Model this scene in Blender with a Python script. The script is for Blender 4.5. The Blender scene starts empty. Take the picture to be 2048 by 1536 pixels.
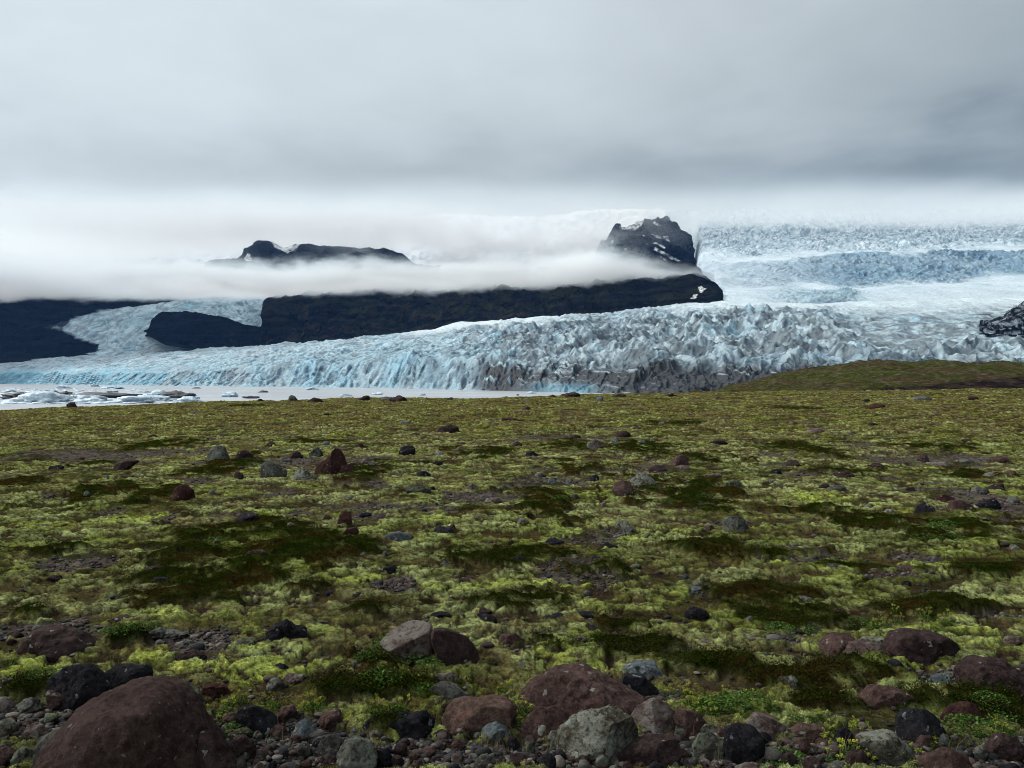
import bpy, math, random
import numpy as np
from mathutils import Vector

scene = bpy.context.scene
COL = scene.collection
rnd = random.Random(7)
F = 1607.0          # focal length of the view in photo pixels (2048 wide)
HZ = 760.0          # photo row of the true horizon
EYE = 1.7

# ------------------------------------------------------------------ camera
cam_d = bpy.data.cameras.new('camera')
cam_d.sensor_width = 36.0
cam_d.lens = 36.0 * F / 2048.0
cam_d.shift_y = -8.0 / 2048.0
cam_d.clip_start = 0.05
cam_d.clip_end = 60000.0
cam = bpy.data.objects.new('camera', cam_d)
cam.location = (0, 0, EYE)
cam.rotation_euler = (math.radians(90), 0, 0)
COL.objects.link(cam)
scene.camera = cam

# ------------------------------------------------------------------ render set-up
scene.view_settings.view_transform = 'Standard'
scene.view_settings.look = 'None'
scene.view_settings.exposure = 0.0
scene.view_settings.gamma = 1.0
scene.render.engine = 'CYCLES'
cy = scene.cycles
cy.use_denoising = True
cy.filter_width = 0.95
cy.max_bounces = 12
cy.diffuse_bounces = 2
cy.glossy_bounces = 2
cy.transmission_bounces = 2
cy.transparent_max_bounces = 8
cy.volume_bounces = 12
cy.volume_max_steps = 128
cy.volume_step_rate = 1.0
cy.sample_clamp_indirect = 4.0

SUN_EL = math.radians(36)
SUN_AZ = math.radians(-66)      # measured from +Y (view direction) towards +X
sun_dir = Vector((math.sin(SUN_AZ) * math.cos(SUN_EL), math.cos(SUN_AZ) * math.cos(SUN_EL), math.sin(SUN_EL)))
sl = bpy.data.lights.new('sun', 'SUN')
sl.energy = 3.2
sl.angle = math.radians(3)
sl.color = (1.0, 0.96, 0.88)
so = bpy.data.objects.new('sun', sl)
so.rotation_euler = (-sun_dir).to_track_quat('-Z', 'Y').to_euler()
so.location = (0, 0, 50)
COL.objects.link(so)


# ------------------------------------------------------------------ node helpers
class NT:
    """tiny expression helper over a node tree"""
    def __init__(s, tree):
        s.t = tree
        for n in list(tree.nodes):
            tree.nodes.remove(n)

    def n(s, typ, **kw):
        nd = s.t.nodes.new(typ)
        for k, v in kw.items():
            setattr(nd, k, v)
        return nd

    def l(s, a, b):
        s.t.links.new(a, b)

    def put(s, sock, v):
        if isinstance(v, bpy.types.NodeSocket):
            s.l(v, sock)
        else:
            sock.default_value = v

    def m(s, op, a, b=None, c=None, clamp=False):
        nd = s.n('ShaderNodeMath', operation=op)
        nd.use_clamp = clamp
        s.put(nd.inputs[0], a)
        if b is not None:
            s.put(nd.inputs[1], b)
        if c is not None:
            s.put(nd.inputs[2], c)
        return nd.outputs[0]

    def ss(s, x, a, b, lo=0.0, hi=1.0):
        nd = s.n('ShaderNodeMapRange', interpolation_type='SMOOTHSTEP')
        s.put(nd.inputs['Value'], x)
        s.put(nd.inputs['From Min'], a)
        s.put(nd.inputs['From Max'], b)
        s.put(nd.inputs['To Min'], lo)
        s.put(nd.inputs['To Max'], hi)
        return nd.outputs['Result']

    def gauss(s, x, c, w):
        q = s.m('DIVIDE', s.m('SUBTRACT', x, c), w)
        return s.m('EXPONENT', s.m('MULTIPLY', s.m('MULTIPLY', q, q), -1.0))

    def noise(s, vec, scale, detail=4, rough=0.55, dist=0.0):
        nd = s.n('ShaderNodeTexNoise')
        if vec is not None:
            s.l(vec, nd.inputs['Vector'])
        nd.inputs['Scale'].default_value = scale
        nd.inputs['Detail'].default_value = detail
        nd.inputs['Roughness'].default_value = rough
        nd.inputs['Distortion'].default_value = dist
        return nd.outputs['Fac']

    def mix(s, f, a, b, mode='MIX'):
        nd = s.n('ShaderNodeMix', data_type='RGBA', blend_type=mode)
        s.put(nd.inputs[0], f)
        for k, v in ((6, a), (7, b)):
            if isinstance(v, tuple):
                v = (v[0], v[1], v[2], 1.0)
            s.put(nd.inputs[k], v)
        return nd.outputs[2]

    def scale(s, vec, sx, sy, sz):
        nd = s.n('ShaderNodeVectorMath', operation='MULTIPLY')
        s.l(vec, nd.inputs[0])
        nd.inputs[1].default_value = (sx, sy, sz)
        return nd.outputs[0]


# ------------------------------------------------------------------ sky (world)
world = bpy.data.worlds.new('World')
scene.world = world
world.use_nodes = True
w = NT(world.node_tree)
tc = w.n('ShaderNodeTexCoord')
sep = w.n('ShaderNodeSeparateXYZ')
w.l(tc.outputs['Generated'], sep.inputs[0])
dx, dy, dz = sep.outputs
az = w.m('ARCTAN2', dx, dy)
el = w.m('ARCSINE', dz)
comb = w.n('ShaderNodeCombineXYZ')
w.l(az, comb.inputs[0])
w.l(w.m('MULTIPLY', el, 2.2), comb.inputs[1])
n_big = w.noise(comb.outputs[0], 1.7, 5, 0.5, 0.3)
n_mid = w.noise(comb.outputs[0], 5.0, 5, 0.5, 0.5)
n_fin = w.noise(comb.outputs[0], 13.0, 6, 0.6, 0.8)
L = w.m('ADD', 0.735, w.m('MULTIPLY', w.m('SUBTRACT', n_big, 0.5), 0.42))
L = w.m('ADD', L, w.m('MULTIPLY', w.m('SUBTRACT', n_mid, 0.5), 0.15))
L = w.m('ADD', L, w.m('MULTIPLY', w.m('SUBTRACT', n_fin, 0.5), 0.035))
# brighter towards the hidden sun at upper left, duller to the right
L = w.m('ADD', L, w.m('MULTIPLY', az, -0.34))
L = w.m('ADD', L, w.m('MULTIPLY', w.ss(el, 0.26, 0.46), 0.10))
n_edge = w.noise(w.scale(comb.outputs[0], 1.0, 1.4, 1), 6.0, 5, 0.5, 0.3)
wob = w.m('ADD', w.m('ADD', el, w.m('MULTIPLY', w.m('SUBTRACT', n_edge, 0.5), 0.12)), w.m('MULTIPLY', w.m('SUBTRACT', n_big, 0.5), 0.06))
band = w.gauss(wob, 0.232, 0.045)
L = w.m('SUBTRACT', L, w.m('MULTIPLY', band, w.ss(az, -0.35, 0.25, 0.13, 0.20)))
low = w.ss(wob, 0.220, 0.170)
L = w.m('ADD', w.m('MULTIPLY', L, w.m('SUBTRACT', 1.0, w.m('MULTIPLY', low, 0.8))), w.m('MULTIPLY', low, w.m('ADD', 0.47, w.m('MULTIPLY', w.m('SUBTRACT', n_edge, 0.5), 0.35))))
L = w.m('MULTIPLY', L, w.m('ADD', 1.0, w.m('MULTIPLY', w.ss(el, 0.46, 1.1), 1.0)))
L = w.m('MAXIMUM', L, 0.12)
tint = w.mix(w.ss(L, 0.25, 0.75), (0.80, 0.98, 1.07), (0.89, 0.99, 1.03))
clouds = w.mix(1.0, tint, L, 'MULTIPLY')
bg = w.n('ShaderNodeBackground')
w.l(clouds, bg.inputs['Color'])
bg.inputs['Strength'].default_value = 0.9
sky = w.n('ShaderNodeTexSky', sky_type='NISHITA')
sky.sun_disc = False
sky.sun_elevation = SUN_EL
sky.sun_rotation = SUN_AZ
bg2 = w.n('ShaderNodeBackground')
w.l(sky.outputs[0], bg2.inputs['Color'])
bg2.inputs['Strength'].default_value = 0.05
mx = w.n('ShaderNodeMixShader')
mx.inputs[0].default_value = 0.94
w.l(bg2.outputs[0], mx.inputs[1])
w.l(bg.outputs[0], mx.inputs[2])
wo = w.n('ShaderNodeOutputWorld')
w.l(mx.outputs[0], wo.inputs['Surface'])


# ------------------------------------------------------------------ numpy noise
def _h(ix, iy, seed=0, iz=None):
    n = (ix.astype(np.int64) * 374761393 + iy.astype(np.int64) * 668265263 + seed * 974711)
    if iz is not None:
        n = n + iz.astype(np.int64) * 1274126177
    n = n & 0xFFFFFFFF
    n = ((n ^ (n >> 13)) * 1274126177) & 0xFFFFFFFF
    n = ((n ^ (n >> 16)) * 2246822519) & 0xFFFFFFFF
    return ((n ^ (n >> 15)) & 0xFFFFFF).astype(np.float32) / 16777216.0


def perlin(x, y, seed=0):
    x = np.asarray(x, dtype=np.float64)
    y = np.asarray(y, dtype=np.float64)
    ix = np.floor(x)
    iy = np.floor(y)
    fx = (x - ix).astype(np.float32)
    fy = (y - iy).astype(np.float32)
    ux = fx * fx * fx * (fx * (fx * 6 - 15) + 10)
    uy = fy * fy * fy * (fy * (fy * 6 - 15) + 10)

    def g(ox, oy):
        a = _h(ix + ox, iy + oy, seed) * 6.2831853
        return np.cos(a) * (fx - ox) + np.sin(a) * (fy - oy)
    a = g(0, 0) * (1 - ux) + g(1, 0) * ux
    b = g(0, 1) * (1 - ux) + g(1, 1) * ux
    return (a * (1 - uy) + b * uy) * 1.5


def fbm(x, y, seed=0, octv=5, gain=0.5):
    s = 0.0
    a = 1.0
    f = 1.0
    for k in range(octv):
        s = s + a * perlin(x * f + 13.7 * k, y * f - 7.1 * k, seed + k)
        a *= gain
        f *= 2.03
    return s


def ridged(x, y, seed=0, octv=5, gain=0.5):
    s = 0.0
    a = 1.0
    f = 1.0
    for k in range(octv):
        r = 1 - np.abs(perlin(x * f + 13.7 * k, y * f - 7.1 * k, seed + k)) * 1.6
        s = s + a * r * r
        a *= gain
        f *= 2.03
    return s / 2


def worley(x, y, seed=0):
    x = np.asarray(x, dtype=np.float64)
    y = np.asarray(y, dtype=np.float64)
    ix = np.floor(x)
    iy = np.floor(y)
    f1 = np.full(x.shape, 9.0, np.float32)
    f2 = np.full(x.shape, 9.0, np.float32)
    cid = np.zeros(x.shape, np.float32)
    for oy in (-1, 0, 1):
        for ox in (-1, 0, 1):
            cx, cyy = ix + ox, iy + oy
            px = cx + _h(cx, cyy, seed)
            py = cyy + _h(cx, cyy, seed + 31)
            d = np.sqrt((px - x) ** 2 + (py - y) ** 2).astype(np.float32)
            near = d < f1
            f2 = np.where(near, f1, np.minimum(f2, d))
            cid = np.where(near, _h(cx, cyy, seed + 57), cid)
            f1 = np.where(near, d, f1)
    return f1, f2, cid


def perlin3(p, seed=0):
    i = np.floor(p)
    f = p - i
    u = f * f * (3 - 2 * f)
    res = 0.0
    for ox in (0, 1):
        for oy in (0, 1):
            for oz in (0, 1):
                h = _h(i[:, 0] + ox, i[:, 1] + oy, seed, i[:, 2] + oz)
                wx = u[:, 0] if ox else 1 - u[:, 0]
                wy = u[:, 1] if oy else 1 - u[:, 1]
                wz = u[:, 2] if oz else 1 - u[:, 2]
                res = res + h * wx * wy * wz
    return res * 2 - 1


def fbm3(p, seed=0, octv=4, gain=0.5):
    s = 0.0
    a = 1.0
    for k in range(octv):
        s = s + a * perlin3(p * (2.07 ** k) + 5.3 * k, seed + k)
        a *= gain
    return s


def sst(x, a, b):
    t = np.clip((x - a) / (b - a), 0, 1)
    return t * t * (3 - 2 * t)


def lerp(a, b, t):
    return a + (b - a) * t


# ------------------------------------------------------------------ mesh helpers
def mesh_from(name, verts, faces, smooth=True, attrs=None):
    """verts (N,3); faces (M,k) int array"""
    me = bpy.data.meshes.new(name)
    verts = np.ascontiguousarray(verts, dtype=np.float32)
    faces = np.ascontiguousarray(faces, dtype=np.int32)
    k = faces.shape[1]
    me.vertices.add(len(verts))
    me.vertices.foreach_set('co', verts.ravel())
    me.loops.add(faces.size)
    me.loops.foreach_set('vertex_index', faces.ravel())
    me.polygons.add(len(faces))
    me.polygons.foreach_set('loop_start', np.arange(0, faces.size, k, dtype=np.int32))
    me.update(calc_edges=True)
    if smooth:
        me.polygons.foreach_set('use_smooth', np.ones(len(faces), dtype=bool))
    for an, arr in (attrs or {}).items():
        arr = np.asarray(arr, dtype=np.float32)
        if arr.ndim == 1:
            at = me.attributes.new(an, 'FLOAT', 'POINT')
            at.data.foreach_set('value', arr)
        else:
            at = me.attributes.new(an, 'FLOAT_COLOR', 'POINT')
            c = np.ones((len(arr), 4), np.float32)
            c[:, :3] = arr
            at.data.foreach_set('color', c.ravel())
    return me


def obj(name, me, mat=None, parent=None, loc=None):
    o = bpy.data.objects.new(name, me)
    COL.objects.link(o)
    if mat is not None and me is not None and not me.materials:
        me.materials.append(mat)
    if parent is not None:
        o.parent = parent
    if loc is not None:
        o.location = loc
    return o


def tag(o, label=None, cat=None, group=None, kind=None):
    if label:
        o['label'] = label
    if cat:
        o['category'] = cat
    if group:
        o['group'] = group
    if kind:
        o['kind'] = kind
    return o


def grid_faces(nr, nc):
    a = np.arange(nr * nc).reshape(nr, nc)
    return np.stack([a[:-1, :-1], a[:-1, 1:], a[1:, 1:], a[1:, :-1]], -1).reshape(-1, 4)


def mat_new(name):
    m = bpy.data.materials.new(name)
    m.use_nodes = True
    return m, NT(m.node_tree)


def finish(t, col, rough=0.9, bump=None, bump_d=0.01, bump_s=1.0, spec=0.3, emit=None):
    p = t.n('ShaderNodeBsdfPrincipled')
    t.put(p.inputs['Base Color'], col if not isinstance(col, tuple) else (*col, 1.0))
    t.put(p.inputs['Roughness'], rough)
    p.inputs['Specular IOR Level'].default_value = spec
    if bump is not None:
        b = t.n('ShaderNodeBump')
        b.inputs['Strength'].default_value = bump_s
        b.inputs['Distance'].default_value = bump_d
        t.l(bump, b.inputs['Height'])
        t.l(b.outputs[0], p.inputs['Normal'])
    o = t.n('ShaderNodeOutputMaterial')
    t.l(p.outputs[0], o.inputs['Surface'])
    return p


def attr(t, name):
    a = t.n('ShaderNodeAttribute')
    a.attribute_name = name
    return a


def add(t, a, b):
    return t.m('ADD', a, b)


def mul(t, a, b):
    return t.m('MULTIPLY', a, b)


# ------------------------------------------------------------------ materials of the terrain
def ground_material():
    m, t = mat_new('moss_ground')
    a = attr(t, 'col')
    g = t.n('ShaderNodeNewGeometry')
    n1 = t.noise(g.outputs['Position'], 9.0, 6, 0.65)
    n2 = t.noise(g.outputs['Position'], 60.0, 5, 0.7)
    n3 = t.noise(g.outputs['Position'], 260.0, 3, 0.7)
    k = mul(t, t.ss(n1, 0.25, 0.75, 0.6, 1.4), t.ss(n2, 0.25, 0.75, 0.45, 1.55))
    k = mul(t, k, t.ss(n3, 0.2, 0.8, 0.6, 1.4))
    c = t.mix(1.0, a.outputs['Color'], k, 'MULTIPLY')
    hue = t.mix(1.0, c, (1.25, 0.95, 0.8), 'MULTIPLY')
    c = t.mix(mul(t, t.ss(n1, 0.5, 0.7), 0.6), c, hue)
    h = add(t, mul(t, n2, 0.7), mul(t, n3, 0.3))
    finish(t, c, 1.0, h, 0.03, 1.0, 0.0)
    return m


def col_material(name, rough=0.8, spec=0.2, n_scale=None, lo=0.7, hi=1.3, bump=0.0):
    m, t = mat_new(name)
    a = attr(t, 'col')
    c = a.outputs['Color']
    h = None
    if n_scale:
        g = t.n('ShaderNodeNewGeometry')
        n1 = t.noise(g.outputs['Position'], n_scale, 7, 0.65)
        c = t.mix(1.0, c, t.ss(n1, 0.25, 0.75, lo, hi), 'MULTIPLY')
        h = n1 if bump else None
    finish(t, c, rough, h, bump, 1.0, spec)
    return m


M_GROUND = ground_material()
M_ICE = col_material('glacier_ice', 0.55, 0.3, 0.12, 0.75, 1.2, 6.0)
M_ROCKHILL = col_material('hill_rock', 1.0, 0.0, 0.02, 0.6, 1.4, 14.0)
M_MORAINE = col_material('moraine_turf', 1.0, 0.0, 0.35, 0.5, 1.5, 0.8)
M_LEAF = col_material('leaf', 1.0, 0.0)


# ------------------------------------------------------------------ ground
def world_xy(u, v, h=EYE):
    d = F * h / (v - HZ)
    return (u - 1024) / F * d, d


DARK = [  # photo ellipses of the dark heath mats: u, v, half width, half height
    (330, 888, 95, 8), (40, 965, 55, 13), (205, 985, 72, 20), (310, 990, 52, 18), (450, 937, 62, 16),
    (742, 950, 62, 20), (985, 908, 48, 12), (1132, 897, 46, 11), (1165, 945, 60, 15), (1285, 905, 60, 15),
    (1410, 925, 45, 10), (1395, 1000, 120, 32), (1090, 1005, 60, 28), (1745, 1052, 105, 30), (1885, 1075, 130, 34),
    (490, 1070, 170, 25), (560, 1120, 210, 34), (430, 1165, 170, 20), (670, 1105, 110, 28),
    (1005, 1120, 115, 26), (1430, 1103, 115, 22), (130, 1112, 62, 12), (330, 1200, 110, 22), (620, 1185, 60, 12),
    (255, 1290, 65, 15), (60, 1232, 50, 12), (1060, 1210, 115, 24), (740, 1225, 52, 12), (1215, 1150, 65, 15),
    (1240, 1300, 160, 18), (1560, 1190, 130, 26), (1600, 1245, 120, 22), (1900, 1225, 150, 18), (1710, 1140, 85, 10),
    (1600, 905, 70, 14), (790, 1310, 110, 38), (730, 1395, 140, 34), (1450, 1340, 110, 22), (1570, 1370, 140, 26),
    (1810, 1415, 90, 22), (1965, 1430, 95, 28), (1640, 1410, 130, 22), (60, 1390, 45, 18), (1680, 950, 80, 8),
    (1600, 828, 40, 5), (1350, 855, 70, 6), (500, 812, 40, 3), (900, 900, 30, 4), (180, 925, 30, 4), (1880, 905, 60, 7),
    (2000, 1150, 70, 12), (780, 1475, 60, 10), (1120, 925, 30, 5), (640, 885, 60, 4), (1940, 955, 70, 7), (1240, 1260, 50, 12)]
GRAV = [
    (60, 1450, 120, 42), (250, 1500, 200, 30), (560, 1500, 230, 34), (900, 1520, 260, 34), (1300, 1510, 260, 36),
    (1720, 1515, 260, 26), (230, 908, 190, 12), (30, 915, 60, 14), (640, 925, 200, 8), (950, 1000, 80, 14),
    (1100, 965, 80, 10), (1960, 1010, 90, 34), (1880, 930, 160, 10), (1330, 940, 90, 10), (1130, 880, 130, 5),
    (600, 1450, 120, 14), (1800, 1160, 80, 6), (380, 1280, 90, 10), (880, 1390, 70, 14), (1880, 1360, 60, 14), (80, 1270, 80, 8), (1240, 1400, 120, 14), (760, 1015, 120, 8)]
BRIGHT = [
    (1600, 1125, 80, 16), (430, 1340, 160, 26), (50, 1345, 70, 22), (320, 1035, 70, 10), (1650, 1005, 60, 12),
    (700, 1165, 60, 8), (1120, 1175, 130, 10), (900, 1185, 60, 8), (1980, 1100, 70, 8), (250, 1240, 100, 14),
    (1900, 1275, 110, 14), (1100, 1320, 60, 20), (1250, 1080, 60, 6), (870, 1045, 60, 9), (160, 1050, 70, 8), (1780, 1340, 90, 14), (640, 1510, 90, 16), (1690, 1500, 60, 18)]


def ellipse_mask(x, y, lst, seed, soft=0.35):
    out = np.zeros_like(x)
    wob = 1 + 0.6 * fbm(x / 0.9, y / 0.9, seed, 5, .6) + 0.12 * fbm(x / .12, y / .12, seed + 9, 2)
    for (u, v, hw, hh) in lst:
        y1 = F * EYE / (v + hh - HZ)
        y2 = F * EYE / (v - hh - HZ)
        yc = 0.5 * (y1 + y2)
        ry = 0.5 * (y2 - y1) * 1.05
        xc = (u - 1024) / F * yc
        rx = hw / F * yc
        sel = (np.abs(x - xc) < rx * 1.9) & (np.abs(y - yc) < ry * 1.9)
        if not sel.any():
            continue
        q = np.sqrt(((x[sel] - xc) / rx) ** 2 + ((y[sel] - yc) / ry) ** 2) * wob[sel]
        out[sel] = np.maximum(out[sel], 1 - sst(q, 1 - soft, 1 + soft * 0.4))
    return out


EDGE_U = np.array([-4000, -500, 0, 250, 450, 700, 1000, 1150, 1400, 1700, 2048, 2600, 5000.])
EDGE_V = np.array([818, 815, 812, 808, 801, 798, 797, 792, 785, 781, 778, 776, 776.])
D_EDGE = 70.0


def ground_base(x, y):
    r = np.hypot(x, y)
    yy = np.maximum(y, 0.3 * r + 0.1)
    u = 1024 + F * x / yy
    ve = np.interp(u, EDGE_U, EDGE_V)
    s = EYE - (ve - HZ) / F * D_EDGE
    z = s * np.clip(r / D_EDGE, 0, 1.1) ** 2
    z = z + 0.05 * fbm(x / 3.1, y / 3.1, 3, 3) * sst(r, 4, 12) + 0.10 * fbm(x / 11., y / 11., 5, 2) * sst(r, 12, 40)
    de = D_EDGE + 6 * perlin(x / 14.0, y / 14.0, 8)
    drop = sst(r, de, de + 95)
    z = z * (1 - drop) + (-21.0) * drop
    return z


def ground_fields(x, y):
    r = np.hypot(x, y)
    zb = ground_base(x, y)
    far = sst(r, 14, 34)
    wx = x + 0.10 * perlin(x / .33, y / .33, 11) + 0.03 * perlin(x / .09, y / .09, 12)
    wy = y + 0.10 * perlin(x / .33, y / .33, 13) + 0.03 * perlin(x / .09, y / .09, 14)
    f1, f2, id1 = worley(wx / .21, wy / .21, 21)
    dome1 = np.sqrt(np.clip(1 - (f1 / 0.72) ** 2, 0, 1))
    g1, g2, id2 = worley(wx / .075, wy / .075, 22)
    dome2 = np.sqrt(np.clip(1 - (g1 / 0.75) ** 2, 0, 1))
    b1, b2, id3 = worley((wx + .3 * perlin(x, y, 41)) / .95, wy / .95, 23)
    dome3 = np.clip(1 - (b1 / 0.75) ** 2, 0, 1)
    fine = perlin(x / .035, y / .035, 24)
    md = ellipse_mask(x, y, DARK, 31)
    nz = fbm(x / 2.3, y / 1.7, 33, 5, 0.6)
    md = md * (.25 + .75 * sst(fbm(x / .55, y / .45, 34, 5, .62) + .34, -.12, .12))
    proc = sst(nz, 0.42, 0.55) * sst(r, 5, 9) * 0.5
    md = np.maximum(md, proc)
    mg = ellipse_mask(x, y, GRAV, 35, 0.6)
    ng = fbm(x / 1.5 + 40, y / 1.2, 36, 4, 0.6)
    mg = np.maximum(mg, sst(ng, 0.5, 0.62) * 0.9) * (1 - md)
    mb = ellipse_mask(x, y, BRIGHT, 37, 0.5)
    cover = sst(fbm(x / .5, y / .42, 38, 4) + 0.28 - 0.9 * mg + 0.4 * mb, -0.05, 0.16)   # moss versus thin soil
    amp = (0.5 + 0.7 * id1)
    rg = ridged(wx / .30, wy / .24, 26, 4, .6)
    rg2 = ridged(wx / .11, wy / .085, 27, 3, .6)
    knob = dome2 * (0.35 + .9 * id2)
    moss = cover * (0.032 * dome1 * amp * (1 + .5 * far) + 0.020 * knob + 0.014 * dome3 * id3 + .030 * (rg - .5) + .013 * (rg2 - .5))
    moss = moss + far * (0.07 * dome3 * id3 + .05 * (rg - .5))
    moss = moss + (1 - cover) * 0.012 * dome2
    dark = 0.055 + 0.05 * fbm(x / .5, y / .5, 39, 3) + 0.014 * dome2 + 0.006 * fine
    gr = 0.016 * dome2 * (id2 > 0.35) + 0.02 * (id1 > .75) * dome1
    z = zb + lerp(lerp(moss, gr, mg), dark, md) + 0.0035 * fine + 0.002 * perlin(x / .014, y / .014, 25) * (r < 9)
    # ---- albedo, plus shade painted into the moss hollows and creases
    one = np.ones(x.shape + (1,), np.float32)

    def C(r_, g_, b_):
        return one * np.array([r_, g_, b_], np.float32)
    hue = sst(fbm(x / 1.9, y / 1.3, 50, 4, 0.6) + (id1 - .5) * .35, -0.35, 0.45)[..., None]
    hue2 = sst(fbm(x / 4.5, y / 3.2, 51, 4) + (id3 - .5) * .3, -0.3, 0.4)[..., None]
    pale = lerp(C(.235, .260, .100), C(.162, .192, .036), hue)
    yel = C(.265, .315, .050)
    olive = lerp(C(.058, .066, .014), C(.075, .056, .022), hue2)
    tex = fbm(x / .7, y / .5, 52, 5, .65)
    base = lerp(pale, olive, (0.85 * sst(tex + .10 + .15 * far - .6 * mb + (id2 - .5) * .6, -0.2, 0.35))[..., None])
    fm = fbm(x / 3.3, y / 2.1, 60, 5, .65)
    base = lerp(base, lerp(C(.085, .058, .026), C(.115, .115, .024), hue), (0.8 * far * sst(fm, -.35, .2))[..., None])
    base = lerp(base, yel, (0.8 * mb * sst(fbm(x / .4, y / .3, 53, 3) + .25, -0.1, 0.3))[..., None])
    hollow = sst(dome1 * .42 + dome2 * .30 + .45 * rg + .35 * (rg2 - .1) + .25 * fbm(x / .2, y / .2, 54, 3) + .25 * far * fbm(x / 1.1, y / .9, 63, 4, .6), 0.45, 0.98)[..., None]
    crease_shade = (1 - sst(g2 - g1, .02, .20)) * (1 - .6 * far) + .8 * (1 - sst(f2 - f1, .02, .16)) * (.4 + .6 * far)  # gaps between cushions coloured dark, painted shade
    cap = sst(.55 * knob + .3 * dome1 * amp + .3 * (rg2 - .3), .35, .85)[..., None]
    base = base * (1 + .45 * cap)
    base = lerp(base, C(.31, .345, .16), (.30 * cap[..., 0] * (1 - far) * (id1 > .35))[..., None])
    hollow = hollow * (1 - .75 * np.clip(crease_shade, 0, 1))[..., None]
    soil = lerp(C(.020, .014, .007), C(.034, .022, .015), hue2)  # soil tone, also standing in for shade between cushions
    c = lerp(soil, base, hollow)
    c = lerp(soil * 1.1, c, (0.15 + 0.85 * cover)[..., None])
    brown = sst(fbm(x / .9 + 7, y / .6, 61, 5, .65) - .3 * mb, .18, .55)
    c = lerp(c, lerp(C(.060, .038, .020), C(.060, .055, .018), hue2), (.55 * brown)[..., None])
    gcol = lerp(C(.045, .033, .031), C(.10, .082, .074), (id2 ** 2)[..., None])
    gcol = lerp(gcol, C(.09, .09, .05), (.6 * sst(fbm(x / .3, y / .25, 56, 3), .05, .4))[..., None])
    c = lerp(c, gcol, mg[..., None])
    dcol = lerp(C(.009, .014, .0015), C(.019, .012, .003), sst(fbm(x / .6, y / .6, 57, 4), -.1, .4)[..., None])
    dcol = lerp(dcol, C(.028, .034, .007), sst(fbm(x / .16, y / .16, 58, 3), .1, .6)[..., None] * .7)
    c = lerp(c, dcol, md[..., None])
    return z, c, md, mg, cover


def build_ground():
    th_f = np.arange(-0.70, 0.7001, 0.00135)
    th_l = np.linspace(-math.pi, -0.70, 50)[:-1]
    th_r = np.linspace(0.70, math.pi, 50)[1:]
    th = np.concatenate([th_l, th_f, th_r])
    r1 = np.linspace(0.15, 2.6, 14)[:-1]
    n2 = int(math.log(84 / 2.6) / 0.0038)
    r2 = 2.6 * np.exp(np.linspace(0, math.log(84 / 2.6), n2))
    r3 = np.concatenate([np.linspace(86, 170, 30), [260, 500, 1000, 2500, 6000, 15000]])
    rr = np.concatenate([r1, r2, r3])
    T, R = np.meshgrid(th, rr)
    X = R * np.sin(T)
    Y = R * np.cos(T)
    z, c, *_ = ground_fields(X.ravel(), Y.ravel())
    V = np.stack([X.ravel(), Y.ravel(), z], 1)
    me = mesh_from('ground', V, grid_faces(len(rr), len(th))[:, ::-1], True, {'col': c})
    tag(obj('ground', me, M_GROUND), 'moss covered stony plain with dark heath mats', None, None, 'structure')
    return len(V)


print('ground verts', build_ground())


# ------------------------------------------------------------------ terrain sheets (glacier, hills)
def sheet(ctrl, u0, u1, nc, rows, smooth_u=60.0, smooth_t=3):
    """ctrl: [(u, [(v, d), ...])] real distances for sight lines; returns U, X, Y, Z grids (row 0 nearest)"""
    us = np.array([c[0] for c in ctrl], float)
    vv = np.array([[p[0] for p in c[1]] for c in ctrl], float)
    dd = np.log(np.array([[p[1] for p in c[1]] for c in ctrl], float))
    U = np.linspace(u0, u1, nc)
    k = vv.shape[1]
    Vc = np.stack([np.interp(U, us, vv[:, j]) for j in range(k)])
    Dc = np.stack([np.interp(U, us, dd[:, j]) for j in range(k)])
    if smooth_u > 0:
        w_ = max(1, int(smooth_u / ((u1 - u0) / nc)))
        ker = np.hanning(w_ * 2 + 3)
        ker /= ker.sum()
        pad = len(ker) // 2
        for A in (Vc, Dc):
            for j in range(k):
                A[j] = np.convolve(np.pad(A[j], pad, 'edge'), ker, 'valid')
    tn = []
    for j in range(k - 1):
        tn.append(np.linspace(j, j + 1, rows[j], endpoint=False))
    tn = np.concatenate(tn + [[k - 1.0]])
    j0 = np.minimum(tn.astype(int), k - 2)
    ft = (tn - j0)[:, None]
    V = Vc[j0] * (1 - ft) + Vc[j0 + 1] * ft
    D = np.exp(Dc[j0] * (1 - ft) + Dc[j0 + 1] * ft)
    UU = np.broadcast_to(U, V.shape)
    Z = EYE - (V - HZ) / F * D
    if smooth_t:
        for _ in range(smooth_t):
            Z[1:-1] = (Z[:-2] + 2 * Z[1:-1] + Z[2:]) / 4
    X = (UU - 1024) / F * D
    T = np.broadcast_to(tn[:, None], V.shape)
    return UU.copy(), V, T, X, D.copy(), Z


def fin(X, Y, L, ang, seed):
    ca, sa = math.cos(ang), math.sin(ang)
    a, b = X * ca + Y * sa, -X * sa + Y * ca
    a = a + L * .5 * perlin(a / L / 2.3, b / L / 2.3, seed + 1)
    r = 1 - np.abs(perlin(a / L, b / (L * 3.0), seed)) * 2.0
    r2 = 1 - np.abs(perlin(a / L * 2.3 + 5, b / (L * 1.5), seed + 2)) * 2.0
    return np.clip(r, 0, 1) * .72 + np.clip(r2, 0, 1) * .28


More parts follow.
